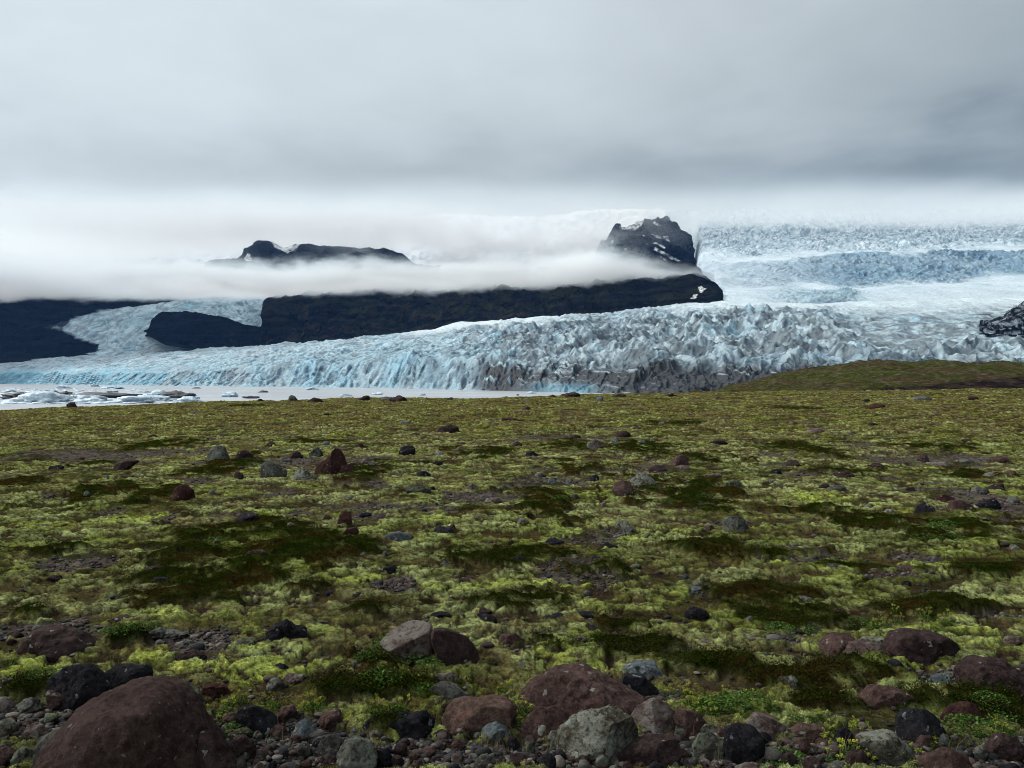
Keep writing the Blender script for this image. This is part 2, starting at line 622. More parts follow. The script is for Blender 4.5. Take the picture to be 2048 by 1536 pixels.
def ice_shape(X, Y, L, seed, lean=0.0):
    """leaning fins and broken blocks of ice; returns height 0..1, crevasse mask"""
    wx = X + L * .6 * perlin(X / L / 2.1, Y / L / 2.1, seed + 70)
    wy = Y + L * .6 * perlin(X / L / 2.1, Y / L / 2.1, seed + 71)
    m = sst(fbm(X / L / 7, Y / L / 9, seed + 40, 2), -.25, .25)
    fins = lerp(fin(wx, wy, L, .55, seed + 11), fin(wx, wy, L * 1.15, -.75, seed + 21), m)
    f1, f2, cid = worley(wx / (L * 1.1), wy / (L * 1.9), seed)
    crev = 1 - sst(f2 - f1, 0.0, 0.22)
    q = .45 + .8 * sst(fbm(X / L / 5, Y / L / 8, seed + 50, 3), -.4, .5)
    h = q * (fins ** 1.4) * (.45 + .75 * cid) * .95 + .32 * np.clip(1 - f1 * 1.2, 0, 1) * cid - .22 * crev * q
    h = h + .10 * perlin(X / L * 3.1, Y / L * 3.1, seed + 60)
    cv = np.clip((1 - sst(fins, .12, .55)) * (.35 + .65 * q) + .35 * crev, 0, 1)
    return h, cv


def ice_color(dirt, crev, blue, n):
    s = crev.shape + (1,)
    o = np.ones(s, np.float32)
    white = o * np.array([.47, .57, .615], np.float32)
    bl = o * np.array([.17, .39, .50], np.float32)
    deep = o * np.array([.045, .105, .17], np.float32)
    gr = o * np.array([.015, .016, .021], np.float32)
    c = lerp(white, bl, np.clip(blue, 0, 1)[..., None])
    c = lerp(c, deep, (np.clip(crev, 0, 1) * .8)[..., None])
    c = lerp(c, gr, np.clip(dirt, 0, 1)[..., None])
    return c * (0.9 + .2 * n[..., None])


def v0(u):
    return np.interp(u, [-600, 0, 300, 450, 700, 1000, 1130, 1400, 2600], [766, 768, 771, 772.5, 775, 781.5, 785.5, 788.5, 790])


WZ = -15.0


def d0(u):
    return (EYE - WZ) * F / (v0(u) - HZ)


def build_glacier():
    tab = {
        -600: [(752, 4350 - 400), (735, 4300), (724, 4600), (728, 5600)],
        0: [(744, 3560), (733, 3800), (722, 4200), (726, 5200)],
        150: [(743, 2900), (728, 3350), (714, 4000), (716, 5000)],
        300: [(742, 2590), (722, 3100), (704, 3800), (706, 4700)],
        450: [(737, 2300), (715, 2800), (695, 3600), (700, 4400)],
        580: [(730, 2050), (708, 2600), (689, 3450), (696, 4200)],
        700: [(722, 1880), (700, 2350), (678, 3200), (688, 3900)],
        860: [(716, 1560), (690, 2050), (660, 2950), (672, 3600)],
        920: [(715, 1450), (684, 1950), (645, 2850), (655, 3500)],
        1050: [(714, 1270), (675, 1700), (638, 2700), (648, 3300)],
        1200: [(714, 1150), (668, 1550), (626, 2500), (632, 3200)],
        1400: [(714, 1080), (662, 1450), (606, 2350), (606, 3000)],
        1600: [(712, 1050), (660, 1450), (610, 2250), (606, 2900)],
        1800: [(710, 1040), (662, 1500), (606, 2400), (600, 3000)],
        2048: [(708, 1040), (660, 1550), (598, 2500), (594, 3000)],
        2700: [(706, 1040), (655, 1550), (590, 2500), (588, 3000)]}
    ctrl = []
    for u, l in tab.items():
        ctrl.append((u, [(float(v0(u)) + 6, float(d0(u))), (float(v0(u)) - 1, float(d0(u)) * 1.002)] + l))
    U, V, T, X, Y, Z = sheet(ctrl, -500, 2560, 1500, [4, 190, 240, 230, 30], 70, 4)
    h26, c26 = ice_shape(X, Y, 17.0, 101)
    h60, c60 = ice_shape(X, Y, 34.0, 111)
    right = sst(U, 820, 1050)
    smooth_r = sst(U, 1560, 1800) * sst(T, 2.1, 2.9)                 # calmer ice to the right
    smooth_l = (1 - sst(U, 330, 560)) * sst(T, 1.6, 2.2)
    flat_l = (1 - sst(U, 280, 380)) * (1 - sst(T, 2.0, 2.2))           # blue front faces on the left
    crest = sst(T, 3.55, 4.0) * sst(U, 780, 860) * (1 - sst(U, 1060, 1180))      # smooth snow strip along the crest
    strip_r = sst(T, 3.7, 4.0) * sst(U, 1250, 1450)
    big = ridged(X / 150, Y / 230, 121, 4, .55) * right * sst(T, 1.8, 2.3) * (1 - sst(T, 3.6, 4.1)) * (1 - smooth_r * .7)
    k = Y / 1500.0
    A = lerp(11.0, 14.5, right) * (1 - .72 * smooth_r) * (1 - .55 * smooth_l) * (1 - .5 * flat_l) * (1 - .8 * crest) * (1 - .85 * strip_r)
    A = A * sst(T, 0.6, 1.25) * (1 - .3 * sst(T, 3.2, 3.9))
    H = lerp(h26, h60, .35 + .3 * sst(T, 2.4, 3.2) * 1.0)
    CR = np.maximum(c26 * .8, c60 * .8)
    Z = Z + A * (H - .35) * (1 + .25 * (k - 1))
    Z = Z + big * 44 - 25 * right * sst(T, 1.8, 2.3) * (1 - sst(T, 3.6, 4.1))
    Z = Z + 9 * fbm(X / 130, Y / 180, 131, 3) * sst(T, 1.2, 2.0)
    # the near face: ribs and buttresses
    face = sst(T, .9, 1.1) * (1 - sst(T, 1.8, 2.05))
    rib = ridged(X / 30, Y / 90, 141, 4, .5)
    Y = Y - face * (rib - .4) * 22
    Z = np.where(T < 0.9, np.minimum(Z, WZ - 2), Z)
    # colour
    n = fbm(X / 90, Y / 140, 151, 5, .6)
    nd = fbm(X / 28, Y / 50, 152, 5, .65)
    low = 1 - sst(V + 14 * n, 728, 712)
    streak = fbm((X + .5 * Y) / 7.0, Z / 26.0, 155, 4, .6)
    zone = sst(U + 60 * n, 900, 1000) * (1 - sst(T + .15 * nd, 1.62, 2.02))
    dirt = 0.97 * zone * sst(streak * .75 + .4 * n + .62 + .25 * sst(U, 1150, 1300) - .35 * sst(T, 1.4, 2.0), -.05, .38)
    diag = ridged((X - .9 * Y) / 120, (Y + .6 * X) / 420, 156, 4, .55)
    dirt = np.maximum(dirt, .62 * right * sst(T, 1.9, 2.2) * (1 - sst(T, 3.5, 3.9)) * sst(.62 - diag + .35 * nd, .0, .35))
    dirt = np.maximum(dirt, sst(U, 1230, 1420) * (1 - sst(V + 8 * nd, 742, 764) * 0 - sst(T, 1.25, 1.6)) * .92)
    hol = sst(.36 - H + .30 * nd, -.05, .35)
    dirt = np.maximum(dirt, (.35 + .30 * right) * hol * (1 - crest) * (1 - strip_r) * (1 - .8 * flat_l))
    dirt = np.maximum(dirt, .9 * sst(U, 1180, 1420) * sst(V + 10 * nd, 738, 762))
    deb = sst(U + 40 * nd, 1900, 2010) * sst(T, 3.0, 3.3) * (1 - sst(T, 3.85, 3.97))
    dirt = np.maximum(dirt, .9 * deb * sst(nd + H * -.4, -.5, .1))
    dirt = np.maximum(dirt, .55 * sst(U, 1700, 2000) * sst(nd, 0, .4) * sst(T, 2.2, 2.6) * (1 - sst(T, 3.2, 3.5)))
    lf = (1 - sst(U, 350, 500)) * sst(T, 2.0, 2.6)
    dirt = np.maximum(dirt, .55 * lf * sst(nd, .0, .45))
    blue = .08 + .32 * n + .55 * flat_l + .3 * (1 - right) * (1 - sst(T, 2.4, 3.2)) + .25 * (1 - sst(U, 900, 1300)) * 0.6 - .6 * crest - .5 * strip_r
    blue = blue + .9 * np.exp(-((U - 1075) / 35) ** 2) * (1 - sst(T, 1.15, 1.3)) + .9 * np.exp(-((U - 1160) / 40) ** 2) * (1 - sst(T, 1.2, 1.45))
    dirt = dirt * (1 - .9 * np.exp(-((U - 1130) / 60) ** 2) * (1 - sst(T, 1.2, 1.4)))
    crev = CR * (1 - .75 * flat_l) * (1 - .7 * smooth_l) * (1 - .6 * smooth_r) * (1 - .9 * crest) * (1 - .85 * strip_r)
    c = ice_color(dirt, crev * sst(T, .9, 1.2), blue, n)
    c = lerp(c, np.ones_like(c) * np.array([.62, .68, .71], np.float32), np.clip(crest + strip_r * .9, 0, 1)[..., None] * .8)
    P = np.stack([X, Y, Z], -1).reshape(-1, 3)
    me = mesh_from('glacier', P, grid_faces(*X.shape), True, {'col': c.reshape(-1, 3)})
    tag(obj('glacier', me, M_ICE), 'crevassed blue white glacier tongue reaching the lagoon', kind='structure')


build_glacier()


def build_upper_glacier():
    ctrl = [
        (1200, [(640, 3900), (600, 4000), (575, 4100), (530, 6900), (515, 7000), (470, 7300), (420, 8000)]),
        (1388, [(622, 3800), (600, 3900), (575, 4050), (530, 6900), (515, 7000), (470, 7300), (420, 8000)]),
        (1400, [(618, 3400), (596, 3600), (576, 3900), (525, 4600), (512, 5300), (470, 6400), (420, 7600)]),
        (1440, [(636, 2300), (592, 2900), (574, 3450), (525, 4350), (512, 5100), (470, 6300), (420, 7600)]),
        (1550, [(640, 2250), (586, 2900), (577, 3350), (516, 4300), (509, 5000), (468, 6300), (420, 7600)]),
        (1700, [(642, 2250), (584, 2900), (577, 3350), (508, 4300), (502, 5000), (466, 6300), (420, 7600)]),
        (1850, [(640, 2300), (583, 2900), (570, 3400), (506, 4300), (500, 5000), (464, 6300), (420, 7600)]),
        (2048, [(632, 2450), (582, 2950), (560, 3500), (503, 4300), (497, 5000), (460, 6300), (415, 7600)]),
        (2900, [(630, 2450), (570, 2950), (545, 3500), (490, 4300), (480, 5000), (450, 6300), (410, 7600)])]
    U, V, T, X, Y, Z = sheet(ctrl, 1330, 2700, 790, [70, 60, 190, 40, 150, 80], 8, 3)
    h, c1 = ice_shape(X, Y, 34.0, 201)
    h2, c2 = ice_shape(X, Y, 75.0, 211)
    n = fbm(X / 260, Y / 300, 221, 5, .6)
    nd = fbm(X / 70, Y / 90, 222, 5, .6)
    TT = T + .22 * fbm(X / 330, Y / 900, 227, 4, .55) + .05 * nd
    T0, T = T, TT
    fallz = sst(T, 1.95, 2.25) * (1 - sst(T, 2.95, 3.15)) + sst(T, 3.9, 4.3)
    patch = sst(T, .15, .4) * (1 - sst(T, 1.5, 1.9)) * sst(U, 1480, 1560) * (1 - sst(U, 1690, 1760))
    rough = np.clip(fallz + patch, 0, 1) * (1 - .75 * (1 - sst(U, 1430, 1720)) * (T < 3.3))
    Z = Z + rough * (34 * (lerp(h, h2, .45) - .35)) * (Y / 4500) + 14 * fbm(X / 420, Y / 500, 223, 4) * sst(T, .5, 1.5) + 1.5 * nd
    left = 1 - sst(U, 1420, 1750)
    blue = .15 + .55 * rough * (.5 + .5 * n) * (1 - .6 * sst(T, 3.8, 4.2)) + .1 * nd
    crev = rough * np.maximum(c1, c2) * (.75 + .25 * n) * (1 - .45 * sst(T, 3.0, 3.8))
    grey = (sst(T, 1.95, 2.2) * (1 - sst(T, 2.95, 3.1))) * (.45 + .25 * left + .45 * nd) 
    c = ice_color(np.clip(.1 * rough + .3 * sst(nd, .1, .5) * (T > 3.2), 0, 1), crev, blue, nd)
    c = lerp(c, np.ones_like(c) * np.array([.13, .20, .29], np.float32), np.clip(grey, 0, 1)[..., None] * .8)
    snow = (1 - rough) * np.clip(.75 + .5 * n, 0, 1) + .85 * sst(T, 3.9, 4.3) * sst(nd - c1 * .8, -.5, .3)
    snow = np.clip(snow, 0, 1)
    c = lerp(c, np.ones_like(c) * np.array([.60, .66, .70], np.float32), snow[..., None] * .85)
    me = mesh_from('upper_glacier', np.stack([X, Y, Z], -1).reshape(-1, 3), grid_faces(*X.shape), True, {'col': c.reshape(-1, 3)})
    tag(obj('upper_glacier', me, M_ICE), 'wide upper icefall and snow terraces under the cloud', kind='structure')


build_upper_glacier()


def poly_inside(U, V, poly):
    inside = np.zeros(U.shape, bool)
    n = len(poly)
    for i in range(n):
        x1, y1 = poly[i]
        x2, y2 = poly[(i + 1) % n]
        if y1 == y2:
            continue
        cond = ((y1 > V) != (y2 > V)) & (U < (x2 - x1) * (V - y1) / (y2 - y1) + x1)
        inside ^= cond
    return inside


def blur(A, n=3):
    A = A.astype(np.float32)
    for _ in range(n):
        B = np.pad(A, 1, 'edge')
        A = (B[:-2, 1:-1] + B[2:, 1:-1] + B[1:-1, :-2] + B[1:-1, 2:] + 2 * A) / 6
    return A


def hill_color(X, Y, Z, seed, green=0.5, warm=0.0):
    n = fbm(X / 240, Z / 120 + Y / 400, seed, 5, .6)
    st = fbm(X / 300, Z / 22, seed + 3, 4, .55)
    s = X.shape + (1,)
    o = np.ones(s, np.float32)
    a = o * np.array([.002, .003, .0055], np.float32)  # dark rock tinted blue, some distance haze put into the colour
    b = o * np.array([.010, .011, .015], np.float32)
    g = o * np.array([.013, .015, .007], np.float32)
    scree = ridged((X + .5 * Z) / 55, Z / 260, seed + 9, 4, .6)
    c = lerp(a, b, np.clip(sst(st, -.2, .5) * .6 + .7 * sst(scree, .75, 1.2), 0, 1)[..., None])
    c = lerp(c, g, (green * sst(n, .05, .5))[..., None])
    return c


def build_left_valley():
    """dark valley wall on the left with a side glacier spilling down it"""
    ctrl = [
        (-1500, [(735, 3900), (700, 4200), (600, 4600), (500, 5200), (440, 5900)]),
        (-200, [(735, 3900), (700, 4200), (600, 4560), (520, 5100), (470, 5800)]),
        (0, [(732, 3950), (700, 4200), (600, 4550), (540, 5000), (500, 5700)]),
        (150, [(726, 3950), (695, 4200), (604, 4560), (560, 5000), (530, 5700)]),
        (300, [(724, 3900), (690, 4200), (606, 4580), (570, 5000), (545, 5700)]),
        (420, [(712, 3900), (680, 4200), (604, 4600), (565, 5000), (545, 5700)]),
        (560, [(712, 4050), (680, 4350), (596, 4800), (560, 5300), (540, 5900)]),
        (800, [(705, 4200), (680, 4500), (584, 5000), (550, 5500), (535, 6000)])]
    U, V, T, X, Y, Z = sheet(ctrl, -1200, 800, 900, [90, 200, 60, 20], 40, 2)
    V2 = HZ - (Z - EYE) / Y * F
    wu = U + 6 * fbm(X / 60, Y / 60, 301, 4)
    wv = V2 + 3 * fbm(X / 50, Y / 70, 302, 4)
    poly = [(92, 653), (118, 646), (150, 634), (200, 622), (270, 612), (340, 602), (420, 590), (600, 572), (760, 575), (760, 700),
            (600, 745), (200, 745), (60, 722), (120, 716), (172, 710), (196, 699), (192, 688), (165, 678), (140, 668), (112, 660)]
    ice = blur(poly_inside(wu, wv, poly), 4)
    h, cr = ice_shape(X, Y, 24.0, 311)
    n = fbm(X / 120, Y / 160, 312, 5, .6)
    calm = .25 + .5 * (1 - sst(U, 400, 470))
    Z = Z + ice * 17 * (1 - calm) * (h - .2) + (1 - ice) * (14 * ridged(X / 160, Y / 200 + Z / 90, 320, 5, .55) - 12)
    Y = Y + (1 - ice) * 40 * fbm(X / 130, Z / 70, 321, 5)
    dirt = .75 * sst(n - .005 * (U - 60) + .5 * (1 - ice), .0, .5) + .22 * sst(n + .3 * cr, .1, .6)
    ci = ice_color(dirt, cr * (.9 - .5 * calm), .15 + .3 * n, n)
    ch = hill_color(X, Y, Z, 330, .25)
    c = lerp(ch, ci, ice[..., None])
    me = mesh_from('hill', np.stack([X, Y, Z], -1).reshape(-1, 3), grid_faces(*X.shape), True, {'col': c.reshape(-1, 3)})
    hill = obj('hill', me, M_ROCKHILL)
    tag(hill, 'dark valley wall with a side glacier curling down it', kind='structure')


build_left_valley()


def build_hill(name, ctrl, u0, u1, nc, rows, seed, rough_y, rough_z, label, green=.5, colour=None, su=14, mat=None, st=1, fade=0.0):
    U, V, T, X, Y, Z = sheet(ctrl, u0, u1, nc, rows, su, st)
    k = sst(T, 0.15, .8) * (1 - fade * sst(U, u1 - 190, u1 - 60))
    Y = Y + k * rough_y * fbm(X / 150, Z / 90, seed, 6, .55) * 1.2
    gul = ridged(X / 110 + .6 * perlin(X / 300, Z / 200, seed + 1), Z / 420, seed + 2, 4, .55)
    Y = Y + k * rough_y * .8 * (.6 - gul)
    Z = Z + k * rough_z * fbm(X / 90, Y / 120, seed + 5, 6, .55)
    V2 = HZ - (Z - EYE) / Y * F
    U2 = 1024 + F * X / Y
    c = hill_color(X, Y, Z, seed + 20, green)
    if colour:
        c = colour(U2, V2, T, X, Y, Z, c)
    me = mesh_from(name, np.stack([X, Y, Z], -1).reshape(-1, 3), grid_faces(*X.shape), True, {'col': c.reshape(-1, 3)})
    return tag(obj(name, me, mat or M_ROCKHILL), label, kind='structure')


# nunatak between the two arms of the side glacier
nun = []
for u, vt, vb in ((296, 662, 664), (306, 634, 668), (316, 628, 674), (330, 624, 682), (376, 622, 690), (412, 628, 698), (455, 636, 700), (490, 648, 698), (526, 652, 698), (560, 652, 698), (600, 690, 700)):
    nun.append((u, [(vb + 8, 3650), (vb, 3760), (vt + (vb - vt) * .35, 3900), (vt, 4100), (vt + 14, 4350), (vb + 30, 4500)]))
build_hill('hill', nun, 290, 600, 260, [10, 60, 50, 20, 10], 401, 22, 9, 'dark rock island between two arms of ice', .15, su=5)


# long dark plateau hill
def plateau_colour(U, V, T, X, Y, Z, c):
    n = fbm(X / 170, Z / 60, 431, 5, .6)
    n2 = fbm(X / 60, Z / 25, 432, 5, .6)
    g = np.ones_like(c) * np.array([.015, .018, .008], np.float32)
    br = np.ones_like(c) * np.array([.018, .014, .010], np.float32)
    mask = sst(n, -.05, .35) * sst(V, 660, 600) * .9 + sst(n2 + n, .1, .7) * .5
    mask = mask * (1 - sst(U, 1000, 1300) * .75)
    c = lerp(c, g, np.clip(mask, 0, 1)[..., None])
    c = lerp(c, br * 1.3, (sst(n2, .0, .4) * .7 * (1 - sst(U, 900, 1250)))[..., None])
    sn = (poly_inside(U, V + 3 * n2, [(1396, 575), (1402, 573), (1408, 577), (1416, 580), (1407, 582), (1402, 587), (1399, 583)]))
    sn = sn | poly_inside(U, V + 2 * n2, [(1380, 596), (1390, 590), (1396, 591), (1388, 598)])
    return lerp(c, np.ones_like(c) * .6, (blur(sn, 1) * sst(fbm(X / 12, Z / 8, 779, 4, .6), -.4, .0))[..., None])


pl = []
for u, vb, db, vt, dt, v3 in ((512, 700, 3500, 699, 3560, 705), (524, 700, 3500, 660, 3650, 668), (530, 700, 3450, 622, 3740, 600), (544, 698, 3450, 606, 3850, 592), (580, 696, 3400, 598, 4150, 590), (650, 690, 3300, 592, 4200, 570),
                             (700, 688, 3250, 588, 4230, 560), (800, 678, 3100, 586, 4220, 555), (900, 662, 2950, 584, 4200, 550), (1000, 650, 2820, 577, 4000, 545),
                             (1100, 646, 2720, 572, 3900, 535), (1200, 636, 2580, 566, 3750, 530), (1300, 620, 2450, 560, 3600, 525),
                             (1385, 612, 2400, 553, 3450, 520), (1412, 606, 2420, 562, 3350, 550), (1434, 600, 2450, 575, 3200, 570), (1446, 604, 2500, 590, 2900, 590), (1452, 612, 2500, 606, 2900, 606)):
    pl.append((u, [(vb + 10, db + 60), (vb - (vb - vt) * .45, db + (dt - db) * .55), (vt, dt), (v3, dt + 700), (v3 + 30, dt + 1600)]))
build_hill('hill', pl, 508, 1455, 900, [90, 110, 60, 20], 411, 62, 16, 'long dark plateau hill with mossy slopes below the fog', .5, plateau_colour, su=8, fade=.5)


def outcrop_colour(U, V, T, X, Y, Z, c):
    n = fbm(X / 22, Z / 16 + Y / 60, 531, 5, .6)
    return lerp(c * 1.5, np.ones_like(c) * np.array([.36, .42, .47], np.float32), (sst(n, .05, .5) * .45)[..., None])


oc = []
for u, vt in ((1992, 658), (2004, 646), (2016, 634), (2030, 626), (2048, 620), (2100, 612), (2300, 618), (2500, 655)):
    oc.append((u, [(672, 1560), (655, 1700), (vt, 2000), (vt + 10, 2200), (670, 2400)]))
build_hill('hill', oc, 1970, 2500, 260, [10, 70, 20, 10], 521, 40, 24, 'dark rock outcrop rising from the ice at the far right', .1, outcrop_colour, su=6)


# far peaks
def peak1_colour(U, V, T, X, Y, Z, c):
    n = fbm(X / 60, Z / 60, 441, 4)
    s = poly_inside(U + 3 * n, V + 2 * n, [(542, 484), (552, 489), (570, 492), (596, 489), (590, 497), (575, 507), (562, 500), (548, 494)])
    s = s | poly_inside(U + 2 * n, V + 2 * n, [(592, 486), (602, 487), (596, 494), (588, 503), (592, 494)])
    s = s | poly_inside(U + 2 * n, V + 2 * n, [(494, 506), (500, 508), (504, 520), (490, 522)])
    return lerp(c * 1.3, np.ones_like(c) * .66, (blur(s, 1) * sst(fbm(X / 22, Z / 14, 777, 4, .6), -.8, -.35))[..., None])


p1 = []
for u, vt in ((415, 525), (430, 519), (470, 518), (488, 507), (492, 498), (502, 488), (512, 481), (530, 479), (545, 486), (560, 492), (575, 492), (590, 490), (602, 487), (640, 490), (700, 494), (750, 496), (785, 499), (805, 508), (830, 530), (880, 560)):
    p1.append((u, [(560, 5300), (530, 5550), (vt, 5900), (vt + 12, 6100), (600, 6600)]))
build_hill('hill', p1, 412, 880, 420, [30, 130, 14, 10], 451, 40, 10, 'small far dark peak with a snow patch above the fog', .0, peak1_colour, su=4)


def peak2_colour(U, V, T, X, Y, Z, c):
    n = fbm(X / 50, Z / 50, 461, 4)
    u, v = U + 2.5 * n, V + 2.5 * n
    s = poly_inside(u, v, [(1238, 455), (1250, 450), (1268, 442), (1288, 437), (1284, 448), (1274, 460), (1262, 459), (1246, 461)])
    for q in ([(1202, 478), (1212, 472), (1218, 472), (1206, 482)], [(1216, 484), (1226, 480), (1230, 486), (1222, 486)],
              [(1302, 468), (1316, 470), (1326, 476), (1314, 476)], [(1326, 472), (1338, 474), (1338, 482), (1328, 478)], [(1286, 470), (1292, 474), (1288, 474)],
              [(1308, 482), (1330, 494), (1328, 496), (1306, 486)], [(1310, 494), (1340, 510), (1364, 524), (1358, 526), (1330, 512), (1308, 500)],
              [(1320, 512), (1336, 522), (1330, 522)], [(1290, 484), (1300, 490), (1292, 490)], [(1248, 497), (1258, 498), (1250, 502)], [(1310, 444), (1322, 450), (1318, 453), (1306, 446)]):
        s = s | poly_inside(u, v, q)
    return lerp(c * 1.25, np.ones_like(c) * .66, (blur(s, 1) * sst(fbm(X / 22, Z / 14, 778, 4, .6), -.8, -.35))[..., None])


p2 = []
for u, vt in ((1180, 540), (1190, 505), (1202, 482), (1212, 474), (1222, 464), (1232, 449), (1240, 446), (1246, 454), (1256, 452), (1266, 446), (1278, 440), (1290, 436), (1312, 438),
              (1334, 434), (1346, 438), (1353, 444), (1359, 455), (1372, 461), (1380, 470), (1387, 490), (1391, 530), (1398, 570)):
    p2.append((u, [(590, 5200), (545, 5500), (vt, 6200), (vt + 12, 6500), (600, 7000)]))
build_hill('hill', p2, 1165, 1425, 380, [40, 200, 20, 10], 471, 80, 14, 'steep dark peak streaked with snow beside the icefall', .0, peak2_colour, su=1)

# snow ice cap behind the peaks
def cap_colour(U, V, T, X, Y, Z, c):
    n = fbm(X / 160, Y / 160, 491, 5, .6)
    w_ = np.ones_like(c) * np.array([.86, .88, .90], np.float32)
    return lerp(w_, np.ones_like(c) * np.array([.42, .56, .66], np.float32), (sst(n, .1, .5) * .8)[..., None])


cp = []
for u, vt in ((-300, 560), (300, 500), (500, 470), (800, 440), (900, 432), (1000, 440), (1100, 440), (1180, 425), (1300, 425), (1420, 430), (1500, 425)):
    cp.append((u, [(640, 6900), (520, 7300), (vt, 8600), (vt - 5, 9800)]))
build_hill('ice_cap', cp, -300, 1500, 500, [20, 120, 20], 492, 30, 26, 'distant snow covered ice cap fading into cloud', .0, cap_colour, su=60, mat=M_ICE)


# green moraine hill on the right
def moraine_colour(U, V, T, X, Y, Z, c):
    n = fbm(X / 22, Y / 60, 501, 5, .6)
    n2 = fbm(X / 6, Y / 14, 502, 5, .6)
    o = np.ones_like(c)
    g = lerp(o * np.array([.030, .033, .009], np.float32), o * np.array([.040, .030, .015], np.float32), sst(n, -.2, .4)[..., None])
    g = lerp(g, o * np.array([.055, .056, .020], np.float32), (sst(n2, .1, .5) * .5)[..., None])
    soil = lerp(o * np.array([.010, .008, .008], np.float32), o * np.array([.026, .019, .016], np.float32), sst(n2, -.3, .5)[..., None])
    vl = np.interp(U, [1400, 1690, 1740, 1850, 1950, 2048, 2700], [792, 788, 776, 770, 760, 752, 748])
    m = sst(V + 5 * n2, vl - 2, vl + 3)
    st_ = sst(fbm(X / 1.6, Y / 3.5, 503, 3, .7), .45, .6)
    g = lerp(g, o * np.array([.075, .062, .055], np.float32), (st_ * .7)[..., None])
    return lerp(g, soil, m[..., None])


mo = []
for u, vt, dt in ((1380, 796, 420), (1430, 783, 400), (1500, 765, 380), (1600, 743, 350), (1700, 724, 330), (1750, 721, 325), (1830, 724, 320), (1900, 721, 315), (1960, 728, 310), (2048, 730, 305), (2400, 724, 300), (2900, 735, 300)):
    mo.append((u, [(812, 150), (792, 190), ((vt + 790) / 2, dt * .8), (vt, dt), (vt + 6, dt * 1.35), (800, dt * 2.1)]))
U, V, T, X, Y, Z = sheet(mo, 1380, 2900, 700, [20, 110, 130, 20, 10], 50, 6)
Z = Z + sst(T, .3, 1.2) * (2.2 * fbm(X / 34, Y / 60, 511, 5, .5) * (Y / 300) * .8 + .5 * fbm(X / 5, Y / 9, 512, 5, .6))
V2 = HZ - (Z - EYE) / Y * F
c = moraine_colour(U, V2, T, X, Y, Z, np.zeros(X.shape + (3,), np.float32))
me = mesh_from('hill', np.stack([X, Y, Z], -1).reshape(-1, 3), grid_faces(*X.shape), True, {'col': c.reshape(-1, 3)})
tag(obj('hill', me, M_MORAINE), 'low green brown moraine hill in front of the glacier', kind='structure')


# ------------------------------------------------------------------ lagoon
def water():
    m, t = mat_new('lagoon_water')
    g = t.n('ShaderNodeNewGeometry')
    n = t.noise(t.scale(g.outputs['Position'], .02, .2, 1), 1.0, 5, .6)
    n2 = t.noise(t.scale(g.outputs['Position'], .004, .012, 1), 1.0, 4, .55)
    c = t.mix(t.ss(n2, .35, .65), (.33, .34, .36), (.42, .43, .45))
    finish(t, c, .28, n, .05, 1.0, .5)
    rs = np.array([[-9000, 60, WZ], [9000, 60, WZ], [9000, 6000, WZ], [-9000, 6000, WZ]], float)
    me = mesh_from('lagoon', rs, np.array([[0, 1, 2, 3]]), False)
    tag(obj('lagoon', me, m), 'milky grey glacial lagoon', kind='structure')


water()


# ------------------------------------------------------------------ rocks
def ico(sub):
    bm_ = __import__('bmesh').new()
    __import__('bmesh').ops.create_icosphere(bm_, subdivisions=sub, radius=1.0)
    v = np.array([p.co[:] for p in bm_.verts], dtype=np.float64)
    f = np.array([[q.index for q in p.verts] for p in bm_.faces], dtype=np.int32)
    bm_.free()
    return v / np.linalg.norm(v, axis=1)[:, None], f


ICO = {k: ico(k) for k in (2, 3, 4, 5, 6)}


